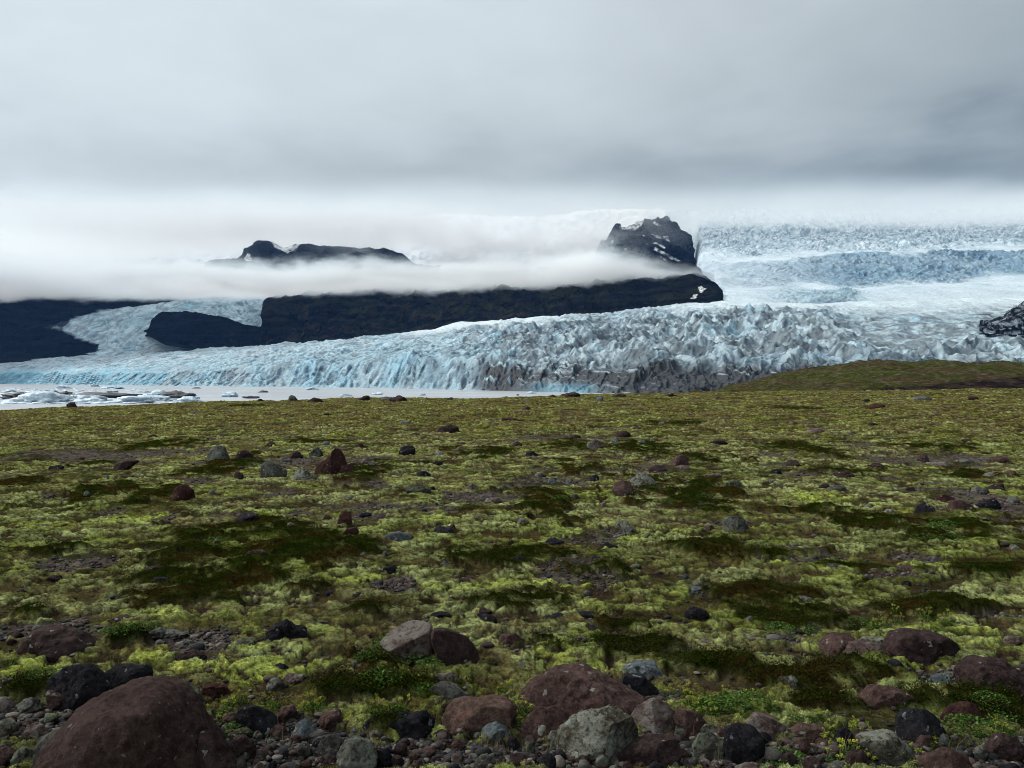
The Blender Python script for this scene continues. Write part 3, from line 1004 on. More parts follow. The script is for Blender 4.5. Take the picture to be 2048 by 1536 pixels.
def rock_mat(name, a, b, lich=(.42, .44, .40), amount=.3, scale=9.0, edge=.0, moss=0.0):
    m, t = mat_new(name)
    tcn = t.n('ShaderNodeTexCoord')
    p = tcn.outputs['Object']
    oi = t.n('ShaderNodeObjectInfo')
    off = t.n('ShaderNodeVectorMath', operation='ADD')
    t.l(p, off.inputs[0])
    cx = t.n('ShaderNodeCombineXYZ')
    r50 = mul(t, oi.outputs['Random'], 50.0)
    for i in range(3):
        t.l(r50, cx.inputs[i])
    t.l(cx.outputs[0], off.inputs[1])
    q = off.outputs[0]
    n1 = t.noise(q, 5.0, 6, .62)
    n2 = t.noise(q, 34.0, 6, .7)
    n3 = t.noise(q, 170.0, 4, .7)
    c = t.mix(t.ss(add(t, mul(t, n1, .6), mul(t, n2, .4)), .38, .62), a, b)
    c = t.mix(1.0, c, t.ss(n3, .25, .75, .62, 1.38), 'MULTIPLY')
    c = t.mix(1.0, c, t.ss(n2, .3, .7, .75, 1.25), 'MULTIPLY')
    # crustose lichen blotches, round with ragged edge
    v = t.n('ShaderNodeTexVoronoi')
    wn = t.n('ShaderNodeTexNoise')
    t.l(q, wn.inputs['Vector'])
    wn.inputs['Scale'].default_value = 22
    wv = t.n('ShaderNodeVectorMath', operation='MULTIPLY_ADD')
    t.l(wn.outputs['Color'], wv.inputs[0])
    wv.inputs[1].default_value = (.06, .06, .06)
    t.l(q, wv.inputs[2])
    t.l(wv.outputs[0], v.inputs['Vector'])
    v.inputs['Scale'].default_value = scale
    rsel = t.n('ShaderNodeSeparateColor')
    t.l(v.outputs['Color'], rsel.inputs[0])
    size = t.ss(rsel.outputs[0], 1 - amount, 1.0, 0.0, .42)
    spot = t.ss(t.m('SUBTRACT', size, v.outputs['Distance']), 0.0, .06)
    v2 = t.n('ShaderNodeTexVoronoi')
    t.l(wv.outputs[0], v2.inputs['Vector'])
    v2.inputs['Scale'].default_value = scale * 4.5
    rs2 = t.n('ShaderNodeSeparateColor')
    t.l(v2.outputs['Color'], rs2.inputs[0])
    size2 = t.ss(rs2.outputs[1], 1 - amount * .55, 1.0, 0.0, .38)
    spot2 = t.ss(t.m('SUBTRACT', size2, v2.outputs['Distance']), 0.0, .06)
    sp_ = t.m('MAXIMUM', spot, mul(t, spot2, .8))
    lc = t.mix(t.ss(n2, .35, .65), lich, tuple(x * .6 for x in lich))
    c = t.mix(mul(t, sp_, t.ss(n3, .3, .5, .45, 1.0)), c, lc)
    if edge > 0:      # weathered grey crust in broad patches
        c = t.mix(mul(t, mul(t, t.ss(n1, .5 - edge * .2, .58), t.ss(n2, .4, .56)), .9), c, lc)
    if moss > 0:
        g = t.n('ShaderNodeNewGeometry')
        sz = t.n('ShaderNodeSeparateXYZ')
        t.l(g.outputs['Normal'], sz.inputs[0])
        mm = mul(t, t.ss(add(t, sz.outputs[2], mul(t, t.m('SUBTRACT', n2, .5), 1.2)), .75, 1.1), moss)
        c = t.mix(mm, c, (.09, .11, .03))
    h = add(t, mul(t, n2, .65), mul(t, n3, .25))
    h = add(t, h, mul(t, sp_, .05))
    finish(t, c, .95, h, .035, 1.0, .05)
    return m


RM = {
    'brown': rock_mat('brown_basalt', (.038, .022, .019), (.076, .046, .040), (.22, .22, .19), amount=.25, scale=26),
    'darkbrown': rock_mat('dark_brown_basalt', (.020, .0125, .012), (.046, .029, .027), (.19, .19, .18), amount=.16, scale=28),
    'dark': rock_mat('black_basalt', (.008, .0075, .009), (.022, .020, .024), (.17, .175, .18), amount=.2, scale=26),
    'biggest': rock_mat('pitted_brown_basalt', (.030, .018, .016), (.052, .032, .028), (.15, .14, .115), amount=.10, scale=46),
    'grey': rock_mat('grey_lichen_rock', (.032, .029, .026), (.080, .074, .062), (.17, .175, .145), .6, 18, .5),
    'pale': rock_mat('pale_lichen_rock', (.040, .034, .024), (.105, .092, .066), (.25, .26, .22), .75, 16, .55),
    'pink': rock_mat('pink_rock', (.058, .038, .034), (.13, .090, .078), (.21, .195, .17), .5, 20, .35),
    'red': rock_mat('red_rock', (.026, .012, .011), (.050, .023, .020), (.16, .14, .12), .2, 24),
    'redmix': rock_mat('red_lichen_rock', (.045, .027, .022), (.10, .062, .050), (.17, .035, .014), .7, 7),
    'blue': rock_mat('blue_grey_rock', (.045, .052, .056), (.095, .108, .112), (.21, .225, .22), .5, 18),
    'mossy': rock_mat('moss_topped_rock', (.026, .022, .020), (.056, .050, .042), (.15, .165, .12), .5, 18, .3, .8)}


def rot3(rx, ry, rz):
    cx_, sx = math.cos(rx), math.sin(rx)
    cy_, sy = math.cos(ry), math.sin(ry)
    cz, sz = math.cos(rz), math.sin(rz)
    A = np.array([[1, 0, 0], [0, cx_, -sx], [0, sx, cx_]])
    B = np.array([[cy_, 0, sy], [0, 1, 0], [-sy, 0, cy_]])
    C_ = np.array([[cz, -sz, 0], [sz, cz, 0], [0, 0, 1]])
    return C_ @ B @ A


def rock_verts(seed, sub, size, ang=.5, rough=.05, nplanes=11):
    """rounded or angular boulder: sphere cut by soft planes, then weathered"""
    R = np.random.RandomState(seed)
    v, f = ICO[sub]
    q = lerp(5.0, 22.0, ang)
    acc = np.full(len(v), 1.0)
    for k in range(nplanes):
        n = R.normal(size=3)
        n /= np.linalg.norm(n)
        cc = R.uniform(.62, .98)
        acc = acc + (np.maximum(v @ n, 0) / cc) ** q
    r = acc ** (-1 / q)
    p = v * r[:, None]
    r2 = 1 + rough * (fbm3(p * 1.7 + seed, seed, 3) * 1.3 + .55 * fbm3(p * 5 + seed, seed + 9, 3))
    p = p * r2[:, None]
    p = p @ rot3(R.uniform(0, .5), R.uniform(0, .5), R.uniform(0, 6.28)).T
    p = p / np.array([np.abs(p[:, 0]).max(), np.abs(p[:, 1]).max(), np.abs(p[:, 2]).max()])
    return p * np.array(size) * .5, f


LANDMARKS = []


def outline_rock(name, key, poly, label, dist=None, vb=None, depth=.8, seed=1, facets=4, rough=.032, sub=5, sink=.25, cat='rock', group=None, tip=0.0, planes=()):
    """boulder whose silhouette from the path follows the photographed one; inflated to full thickness"""
    P = np.array(poly, float)
    vbase = vb if vb else P[:, 1].max()
    d = dist if dist else F * EYE / (vbase - HZ)
    wpx = (P[:, 0].max() - P[:, 0].min())
    half_depth = wpx / F * d * .5 * depth
    dc = d + half_depth * .55
    xs = (P[:, 0] - 1024) / F * dc
    zs = EYE - (P[:, 1] - HZ) / F * dc
    cx_, cz = xs.mean(), zs.mean()
    cz = zs.min() + .42 * (zs.max() - zs.min())
    # push the underside down so that it is bedded in the ground
    h = zs.max() - zs.min()
    lower = zs < zs.min() + .25 * h
    zs = np.where(lower, zs - sink * h, zs)
    ang_ = np.arctan2(zs - cz, xs - cx_)
    rad = np.hypot(zs - cz, xs - cx_)
    # resample the polygon outline by angle along straight edges
    n = len(xs)
    A, B = [], []
    for i in range(n):
        for s in np.linspace(0, 1, 10, endpoint=False):
            x_ = xs[i] * (1 - s) + xs[(i + 1) % n] * s - cx_
            z_ = zs[i] * (1 - s) + zs[(i + 1) % n] * s - cz
            A.append(math.atan2(z_, x_))
            B.append(math.hypot(x_, z_))
    A, B = np.array(A), np.array(B)
    o = np.argsort(A)
    A, B = A[o], B[o]
    A = np.concatenate([A - 2 * math.pi, A, A + 2 * math.pi])
    B = np.concatenate([B, B, B])
    th = np.linspace(-math.pi, math.pi, 361)
    R_ = np.interp(th, A, B)
    ker = np.hanning(11)
    ker /= ker.sum()
    R_ = np.convolve(np.pad(R_, 5, 'wrap'), ker, 'valid')
    v, f = ICO[sub]
    t_ = np.arctan2(v[:, 2], v[:, 0])
    s_ = np.hypot(v[:, 0], v[:, 2])
    rr = np.interp(t_, th, R_)
    s2 = s_ ** .82
    p = np.stack([rr * np.cos(t_) * s2, half_depth * np.sign(v[:, 1]) * np.abs(v[:, 1]) ** .9, rr * np.sin(t_) * s2], 1)
    RS = np.random.RandomState(seed)
    W = wpx / F * dc * .5
    for k in range(facets):
        nn = np.array([RS.uniform(-.9, .9), -1.0, RS.uniform(-.25, 1.0)])
        nn /= np.linalg.norm(nn)
        pr = p @ nn
        c_ = pr.max() * (RS.uniform(.5, .78) if facets > 2 else RS.uniform(.68, .88))
        over = np.maximum(pr - c_, 0)
        p = p - nn[None] * (over * .97)[:, None]
    for (nx, ny, nz, cf) in planes:
        nn = np.array([nx, ny, nz], float)
        nn /= np.linalg.norm(nn)
        pr = p @ nn
        p = p - nn[None] * np.maximum(pr - pr.max() * cf, 0)[:, None]
    q = p / W
    disp = rough * W * (fbm3(q * 2.2 + seed, seed, 4, .55) * 1.8 + .8 * fbm3(q * 7 + seed, seed + 4, 4, .6))
    nrm = p / (np.linalg.norm(p, axis=1)[:, None] + 1e-6)
    p = p + nrm * disp[:, None]
    p[:, 2] += tip * p[:, 1]
    me = mesh_from(name, p, f, True)
    o_ = obj(name, me, RM[key], loc=(cx_, dc, cz))
    tag(o_, label, cat, group)
    LANDMARKS.append((float(P[:, 0].mean()), float(P[:, 1].max()), label, float(wpx)))
    return o_


HERO = [
    # key, outline in photo pixels, label, landmark phrase, options
    ('biggest', [(73, 1600), (90, 1500), (126, 1452), (164, 1415), (200, 1392), (222, 1386), (250, 1376), (285, 1370), (308, 1369), (342, 1377), (372, 1403), (393, 1434), (412, 1470), (436, 1520), (450, 1600), (250, 1640)],
     'biggest reddish brown boulder, rounded and lightly pitted, cut by the lower frame edge', 'the biggest brown boulder', dict(vb=1585, sub=6, facets=0, depth=.95, rough=.022, cat='boulder', seed=5)),
    ('grey', [(64, 1502), (78, 1475), (113, 1458), (132, 1456), (140, 1490), (120, 1530), (72, 1540)],
     'grey brown stone pressed against the left flank of the biggest boulder', None, dict(vb=1548, seed=12)),
    ('darkbrown', [(398, 1460), (425, 1462), (452, 1490), (478, 1536), (480, 1590), (400, 1600)],
     'dark smooth stone behind the right flank of the biggest boulder', None, dict(vb=1560, seed=13)),
    ('mossy', [(290, 1378), (330, 1363), (365, 1367), (395, 1385), (411, 1410), (412, 1440), (370, 1450), (300, 1440)],
     'green grey rock peeping out behind the top of the biggest boulder', None, dict(vb=1468, dist=4.05, seed=14)),
    ('dark', [(78, 1372), (84, 1358), (110, 1352), (124, 1338), (150, 1332), (175, 1338), (195, 1352), (218, 1378), (214, 1392), (165, 1410), (150, 1428), (85, 1418)],
     'blackish craggy boulder with a cleft left side, up left of the biggest boulder', 'the blackish craggy boulder', dict(seed=21, rough=.05, facets=5, cat='boulder')),
    ('dark', [(203, 1362), (212, 1345), (228, 1335), (250, 1332), (290, 1332), (303, 1345), (301, 1362), (270, 1374), (225, 1384), (208, 1378)],
     'loaf shaped dark grey boulder lying behind the biggest boulder', 'the loaf shaped boulder', dict(seed=22, facets=1, vb=1392)),
    ('darkbrown', [(48, 1300), (56, 1270), (75, 1255), (120, 1258), (160, 1272), (185, 1290), (200, 1312), (180, 1320), (50, 1320)],
     'wide sloping brown boulder alone in yellow moss at the left edge', 'the wide sloping boulder', dict(seed=23, facets=2, cat='boulder')),
    ('red', [(400, 1392), (406, 1374), (430, 1368), (450, 1374), (467, 1397), (450, 1408), (405, 1408)],
     'rusty red stone just right of the biggest boulder', 'the rusty red stone', dict(seed=24)),
    ('dark', [(530, 1278), (535, 1262), (548, 1250), (580, 1250), (605, 1262), (632, 1282), (600, 1292), (540, 1290)],
     'black crumbly rock clump sunk in pale moss, left of centre', 'the black crumbly rock', dict(seed=25, rough=.09, facets=3)),
    ('dark', [(470, 1436), (476, 1418), (500, 1413), (530, 1420), (554, 1440), (545, 1465), (505, 1480), (478, 1462)],
     'black stone with white lichen flecks among yellow flowering plants', 'the white flecked black stone', dict(seed=26)),
    ('darkbrown', [(452, 1500), (462, 1482), (485, 1474), (505, 1482), (514, 1508), (500, 1530), (460, 1525)],
     'low grey brown cobble between the biggest boulder and the bare gravel', None, dict(seed=27)),
    ('blue', [(583, 1470), (592, 1448), (610, 1438), (628, 1452), (634, 1472), (610, 1484)],
     'bluish angular cobble standing in the gravel, left of the pale pair of stones', None, dict(seed=28)),
    ('pink', [(762, 1282), (780, 1262), (808, 1246), (835, 1242), (862, 1250), (868, 1275), (850, 1320), (815, 1330), (790, 1305), (770, 1292)],
     'pale pinkish topped rock leaning on a dark slab in the middle', 'the pale pinkish topped rock', dict(seed=31, cat='boulder', rough=.04, facets=0, planes=((-.3, -.5, .85, .55), (.2, -.95, -.15, .55)))),
    ('darkbrown', [(860, 1268), (868, 1256), (890, 1257), (925, 1270), (948, 1288), (962, 1318), (956, 1340), (915, 1338), (885, 1322), (866, 1295)],
     'tilted dark purple slab with one ring of white lichen', 'the tilted purple slab', dict(seed=32, cat='boulder', facets=0, depth=.6, planes=((.25, -.95, .25, .4), (.8, -.4, .5, .75)))),
    ('brown', [(1040, 1408), (1056, 1372), (1090, 1352), (1130, 1343), (1170, 1344), (1205, 1358), (1250, 1380), (1288, 1402), (1302, 1432), (1260, 1448), (1100, 1450), (1048, 1432)],
     'broad brown boulder with grey lichen rings in the bottom centre', 'the broad lichen ringed boulder', dict(seed=33, cat='boulder', sub=6, facets=2)),
    ('redmix', [(880, 1450), (888, 1422), (915, 1402), (980, 1398), (1022, 1402), (1032, 1422), (1028, 1455), (1004, 1474), (960, 1482), (910, 1475)],
     'blocky rock blotched with orange red lichen', 'the orange blotched rock', dict(seed=34, cat='boulder', facets=4, rough=.03)),
    ('brown', [(1036, 1480), (1044, 1448), (1075, 1420), (1110, 1416), (1140, 1432), (1150, 1456), (1125, 1486), (1060, 1492)],
     'rounded brown rock touching the front of the broad lichen ringed boulder', 'the rounded brown rock', dict(seed=35)),
    ('pale', [(1110, 1490), (1122, 1460), (1160, 1432), (1210, 1420), (1246, 1422), (1265, 1440), (1284, 1468), (1278, 1495), (1235, 1515), (1180, 1530), (1140, 1526), (1116, 1508)],
     'pale angular boulder crusted with white green lichen', 'the pale angular boulder', dict(seed=36, cat='boulder', facets=0, rough=.034, sub=6, planes=((-.45, -.75, .55, .55), (.7, -.7, .05, .5), (-.1, -.9, -.4, .6), (.25, -.2, .95, .8)))),
    ('pink', [(1260, 1436), (1278, 1412), (1308, 1401), (1335, 1407), (1352, 1430), (1352, 1462), (1322, 1475), (1285, 1470)],
     'round pinkish stone right behind the pale angular boulder', 'the round pinkish stone', dict(seed=37)),
    ('darkbrown', [(1228, 1524), (1265, 1492), (1310, 1478), (1352, 1472), (1362, 1500), (1342, 1530), (1260, 1545)],
     'dark wedge shaped slab in front of the round pinkish stone', 'the dark wedge slab', dict(seed=38, facets=3)),
    ('grey', [(673, 1512), (688, 1480), (713, 1474), (742, 1486), (756, 1515), (745, 1555), (690, 1560)],
     'right one of two pale knobbly stones by the lower frame edge', 'the pale knobbly stones', dict(seed=39, facets=4, rough=.04)),
    ('grey', [(634, 1495), (645, 1474), (668, 1468), (684, 1480), (686, 1505), (660, 1520), (638, 1515)],
     'left one of two pale knobbly stones by the lower frame edge', None, dict(seed=40, facets=3, rough=.04)),
    ('dark', [(724, 1460), (748, 1437), (800, 1436), (840, 1430), (864, 1450), (862, 1478), (800, 1490), (740, 1480)],
     'jagged dark rock heap under yellow flowers, left of the orange blotched rock', 'the jagged dark rock', dict(seed=41, rough=.08, facets=5)),
    ('blue', [(955, 1484), (966, 1458), (992, 1445), (1014, 1454), (1026, 1475), (1004, 1494), (968, 1494)],
     'small bluish lichen stone in front of the orange blotched rock', 'the bluish lichen stone', dict(seed=42, facets=4)),
    ('brown', [(984, 1288), (1004, 1272), (1030, 1266), (1046, 1280), (1036, 1293), (990, 1294)],
     'low grey rock with one orange stain, right of the tilted purple slab', None, dict(seed=43)),
    ('pink', [(856, 1366), (872, 1350), (903, 1346), (923, 1362), (920, 1378), (870, 1380)],
     'small grey pink stone below the tilted purple slab', None, dict(seed=44)),
    ('grey', [(852, 1382), (880, 1368), (915, 1374), (944, 1402), (925, 1414), (880, 1400)],
     'flat grey stone leading down to the orange blotched rock', None, dict(seed=45)),
    ('dark', [(1236, 1372), (1250, 1350), (1288, 1354), (1318, 1380), (1306, 1400), (1255, 1396)],
     'dark stone with a pale corner, half hidden behind the broad lichen ringed boulder', None, dict(seed=46, facets=4)),
    ('blue', [(1238, 1342), (1268, 1327), (1312, 1329), (1354, 1352), (1320, 1360), (1260, 1356)],
     'flat whitish lichen slab in the moss behind the broad lichen ringed boulder', None, dict(seed=47)),
    ('brown', [(1628, 1308), (1646, 1284), (1672, 1269), (1700, 1271), (1724, 1287), (1720, 1305), (1670, 1314), (1640, 1315)],
     'dome shaped brown boulder, leftmost of the boulder row on the right', 'the dome shaped boulder', dict(seed=51, facets=1, cat='boulder')),
    ('pink', [(1676, 1314), (1692, 1293), (1718, 1284), (1755, 1288), (1780, 1305), (1787, 1325), (1740, 1328), (1690, 1325)],
     'pinkish brown dome boulder, second in the boulder row on the right', None, dict(seed=52, facets=1, cat='boulder')),
    ('darkbrown', [(1774, 1300), (1786, 1273), (1820, 1266), (1860, 1268), (1895, 1273), (1920, 1290), (1945, 1320), (1930, 1332), (1880, 1328), (1800, 1330), (1782, 1315)],
     'long dark humped boulder, largest of the boulder row on the right', 'the long humped boulder', dict(seed=53, cat='boulder', sub=6, facets=3, rough=.03)),
    ('pale', [(1716, 1284), (1732, 1276), (1770, 1278), (1778, 1290), (1776, 1302), (1740, 1302)],
     'flat pale stone between the dome boulder and the long humped boulder', None, dict(seed=54, vb=1304)),
    ('dark', [(1740, 1348), (1756, 1328), (1788, 1322), (1826, 1346), (1790, 1356), (1750, 1355)],
     'low dark crumbly rock in front of the boulder row on the right', None, dict(seed=55, rough=.07)),
    ('darkbrown', [(1922, 1388), (1930, 1345), (1942, 1322), (1970, 1315), (2010, 1325), (2060, 1350), (2115, 1395), (2080, 1410), (1960, 1408)],
     'large dark smooth boulder cut by the right frame edge', 'the large smooth edge boulder', dict(seed=56, cat='boulder', sub=6, facets=2)),
    ('brown', [(1985, 1396), (1996, 1379), (2045, 1384), (2085, 1400), (2080, 1418), (2000, 1414)],
     'flat brown stone in front of the large smooth boulder at the right edge', None, dict(seed=57)),
    ('red', [(1884, 1440), (1903, 1415), (1935, 1406), (1958, 1412), (1964, 1432), (1948, 1454), (1920, 1462), (1894, 1452)],
     'reddish wedge stone in dark heath near the right edge', 'the reddish wedge stone', dict(seed=58, facets=4)),
    ('dark', [(1792, 1464), (1800, 1438), (1824, 1419), (1856, 1419), (1882, 1440), (1890, 1472), (1872, 1494), (1822, 1498), (1798, 1484)],
     'round black boulder in dark heath at lower right', 'the round black boulder', dict(seed=59, cat='boulder', rough=.035)),
    ('brown', [(1722, 1400), (1745, 1379), (1788, 1377), (1828, 1393), (1848, 1414), (1822, 1430), (1780, 1418), (1740, 1412)],
     'sloping brown rock half buried in heath above the round black boulder', None, dict(seed=60)),
    ('dark', [(1446, 1492), (1449, 1460), (1473, 1446), (1502, 1451), (1527, 1474), (1527, 1502), (1507, 1530), (1478, 1536), (1453, 1515)],
     'upright egg shaped black stone among cobbles', 'the egg shaped black stone', dict(seed=61, cat='boulder', facets=2)),
    ('pink', [(1493, 1446), (1513, 1427), (1542, 1434), (1582, 1460), (1590, 1476), (1570, 1492), (1530, 1490), (1500, 1468)],
     'pale pink squared block leaning right of the egg shaped black stone', 'the pale pink block', dict(seed=62, facets=4, rough=.02)),
    ('brown', [(1578, 1466), (1608, 1450), (1650, 1454), (1664, 1477), (1640, 1492), (1595, 1490)],
     'low dark brown cobble right of the pale pink block', None, dict(seed=63)),
    ('mossy', [(1384, 1496), (1400, 1470), (1425, 1465), (1447, 1480), (1448, 1512), (1415, 1530), (1392, 1515)],
     'olive grey cobble left of the egg shaped black stone', None, dict(seed=64)),
    ('pale', [(1400, 1462), (1410, 1449), (1428, 1449), (1434, 1463), (1420, 1474), (1404, 1473)],
     'little whitish stone on top of the olive grey cobble', None, dict(seed=65, vb=1478)),
    ('pale', [(1716, 1486), (1748, 1466), (1778, 1466), (1812, 1488), (1855, 1516), (1850, 1538), (1795, 1526), (1740, 1506)],
     'long slanting lichen crusted rock amid yellow flowers at lower right', 'the slanting lichen rock', dict(seed=66, facets=4, rough=.05)),
    ('brown', [(1832, 1545), (1858, 1516), (1900, 1499), (1932, 1514), (1955, 1565), (1850, 1580)],
     'brown rock at the bottom edge right of the slanting lichen rock', None, dict(seed=67, vb=1570)),
    ('pale', [(1551, 1370), (1562, 1355), (1590, 1353), (1614, 1373), (1592, 1386), (1560, 1382)],
     'small speckled pale stone in dark heath right of the bottom centre', None, dict(seed=68)),
    ('brown', [(1345, 1435), (1360, 1418), (1400, 1430), (1420, 1455), (1395, 1475), (1350, 1465)],
     'brown rock under dry grass between the round pinkish stone and the olive cobble', None, dict(seed=69)),
    # middle distance
    ('grey', [(408, 922), (420, 898), (433, 890), (448, 893), (462, 920), (440, 926)],
     'pointed dark grey rock on the middle plain beside two brown stones', 'the pointed grey rock', dict(seed=71, sub=4)),
    ('darkbrown', [(468, 922), (474, 904), (490, 899), (505, 908), (506, 922)],
     'rounded brown stone right beside the pointed grey rock', None, dict(seed=72, sub=4)),
    ('grey', [(520, 958), (522, 930), (536, 920), (556, 930), (572, 942), (572, 958), (545, 963)],
     'mottled grey rock left of the whitish triangular rock on the middle plain', None, dict(seed=73, sub=4)),
    ('pale', [(578, 960), (590, 942), (602, 933), (618, 944), (634, 956), (625, 966), (592, 966)],
     'whitish triangular rock on the middle plain', 'the whitish triangular rock', dict(seed=74, sub=4, facets=4)),
    ('red', [(622, 950), (638, 930), (652, 920), (664, 902), (676, 897), (688, 912), (695, 930), (700, 950), (665, 954)],
     'tall dark red rock, highest of the cluster on the middle plain', 'the tall dark red rock', dict(seed=75, sub=4, facets=4, rough=.05)),
    ('red', [(672, 952), (684, 932), (704, 926), (708, 936), (690, 954)],
     'small dark red slab leaning right of the tall dark red rock', None, dict(seed=76, sub=4)),
    ('darkbrown', [(222, 943), (232, 928), (255, 922), (280, 920), (262, 934), (240, 945)],
     'dark purplish slab on the middle plain near the left edge', None, dict(seed=77, sub=4)),
    ('red', [(344, 998), (348, 978), (368, 967), (388, 982), (390, 994), (360, 1002)],
     'reddish rock beside two dark heath mats on the left middle plain', None, dict(seed=78, sub=4)),
    ('pale', [(1260, 962), (1275, 948), (1292, 945), (1326, 972), (1312, 978), (1290, 976)],
     'flat pale slab lying on a brown rock above the broad dark bush', 'the flat pale slab', dict(seed=79, sub=4, facets=4)),
    ('brown', [(1224, 985), (1228, 966), (1245, 960), (1262, 966), (1268, 985), (1245, 994)],
     'rounded brown rock left of and under the flat pale slab', None, dict(seed=80, sub=4)),
    ('grey', [(1444, 1062), (1446, 1042), (1458, 1034), (1482, 1033), (1500, 1045), (1496, 1062), (1470, 1070)],
     'rounded light grey boulder right of the broad dark bush', 'the rounded light grey boulder', dict(seed=81, sub=5)),
    ('brown', [(1397, 1064), (1408, 1054), (1425, 1050), (1436, 1062), (1428, 1068)],
     'low brown stone left of the rounded light grey boulder', None, dict(seed=82, sub=4)),
    ('pale', [(1230, 1060), (1236, 1042), (1250, 1040), (1268, 1058), (1258, 1068), (1238, 1068)],
     'white speckled jagged rock below the broad dark bush', None, dict(seed=83, sub=4, facets=5, rough=.06)),
    ('darkbrown', [(870, 866), (880, 853), (900, 849), (916, 854), (920, 865), (895, 869)],
     'smooth brown hump alone on the far plain', 'the smooth brown hump', dict(seed=84, sub=4, facets=1)),
    ('red', [(672, 1050), (680, 1030), (692, 1021), (702, 1030), (705, 1048), (688, 1054)],
     'upper one of two reddish rocks left of the middle', 'the pair of reddish rocks', dict(seed=85, sub=4)),
    ('red', [(676, 1074), (695, 1056), (713, 1053), (720, 1070), (705, 1078)],
     'lower one of two reddish rocks left of the middle', None, dict(seed=86, sub=4, facets=4)),
    ('blue', [(762, 1080), (775, 1068), (800, 1064), (826, 1072), (822, 1082), (790, 1086)],
     'long flat blue grey stone near the middle of the plain', 'the long blue grey stone', dict(seed=87, sub=4)),
    ('darkbrown', [(482, 1118), (494, 1104), (512, 1099), (532, 1105), (546, 1118), (520, 1124)],
     'grey brown humped rock in the wide dark heath mat', 'the humped rock in the wide heath mat', dict(seed=88, sub=4)),
    ('dark', [(1827, 1030), (1836, 1012), (1850, 1004), (1866, 1014), (1872, 1030), (1850, 1036)],
     'dark rock with a white fleck right of the middle plain', None, dict(seed=89, sub=4)),
    ('brown', [(1896, 1020), (1904, 1002), (1920, 1000), (1945, 1012), (1960, 1026), (1925, 1028)],
     'grassy topped brown rock near the right edge', 'the grassy topped brown rock', dict(seed=90, sub=4)),
    ('red', [(1874, 1008), (1876, 992), (1892, 989), (1910, 996), (1898, 1010)],
     'red stone up left of the grassy topped brown rock', None, dict(seed=91, sub=4)),
    ('pink', [(1572, 914), (1578, 904), (1595, 902), (1600, 912), (1588, 917)],
     'little tan block on the far plain beside a green mat', None, dict(seed=92, sub=4)),
    ('brown', [(1336, 936), (1350, 914), (1368, 910), (1382, 916), (1372, 932), (1350, 938)],
     'brown rock with a pale left edge above the flat pale slab', None, dict(seed=93, sub=4)),
    ('blue', [(1216, 894), (1224, 880), (1232, 877), (1242, 890), (1232, 896)],
     'small blue grey pyramid stone on the far plain', 'the blue grey pyramid stone', dict(seed=94, sub=4, facets=4)),
    ('pink', [(1172, 902), (1176, 884), (1192, 878), (1210, 890), (1204, 902)],
     'rough brown rock just left of the blue grey pyramid stone', None, dict(seed=95, sub=4)),
    ('pink', [(922, 982), (935, 972), (948, 966), (958, 978), (945, 984)],
     'small triangular pink stone near the middle of the plain', None, dict(seed=96, sub=4)),
    ('red', [(1001, 846), (1003, 834), (1030, 838), (1058, 842), (1050, 848), (1020, 849)],
     'dark red flat block alone on the far plain', 'the dark red flat block', dict(seed=97, sub=4)),
]
PHRASE = []
for (key, poly, label, phrase, opt) in HERO:
    P = np.array(poly, float)
    outline_rock('boulder' if opt.get('cat') == 'boulder' else 'rock', key, poly, label, **opt)
    if phrase:
        PHRASE.append((P[:, 0].mean(), opt.get('vb', P[:, 1].max()), phrase))

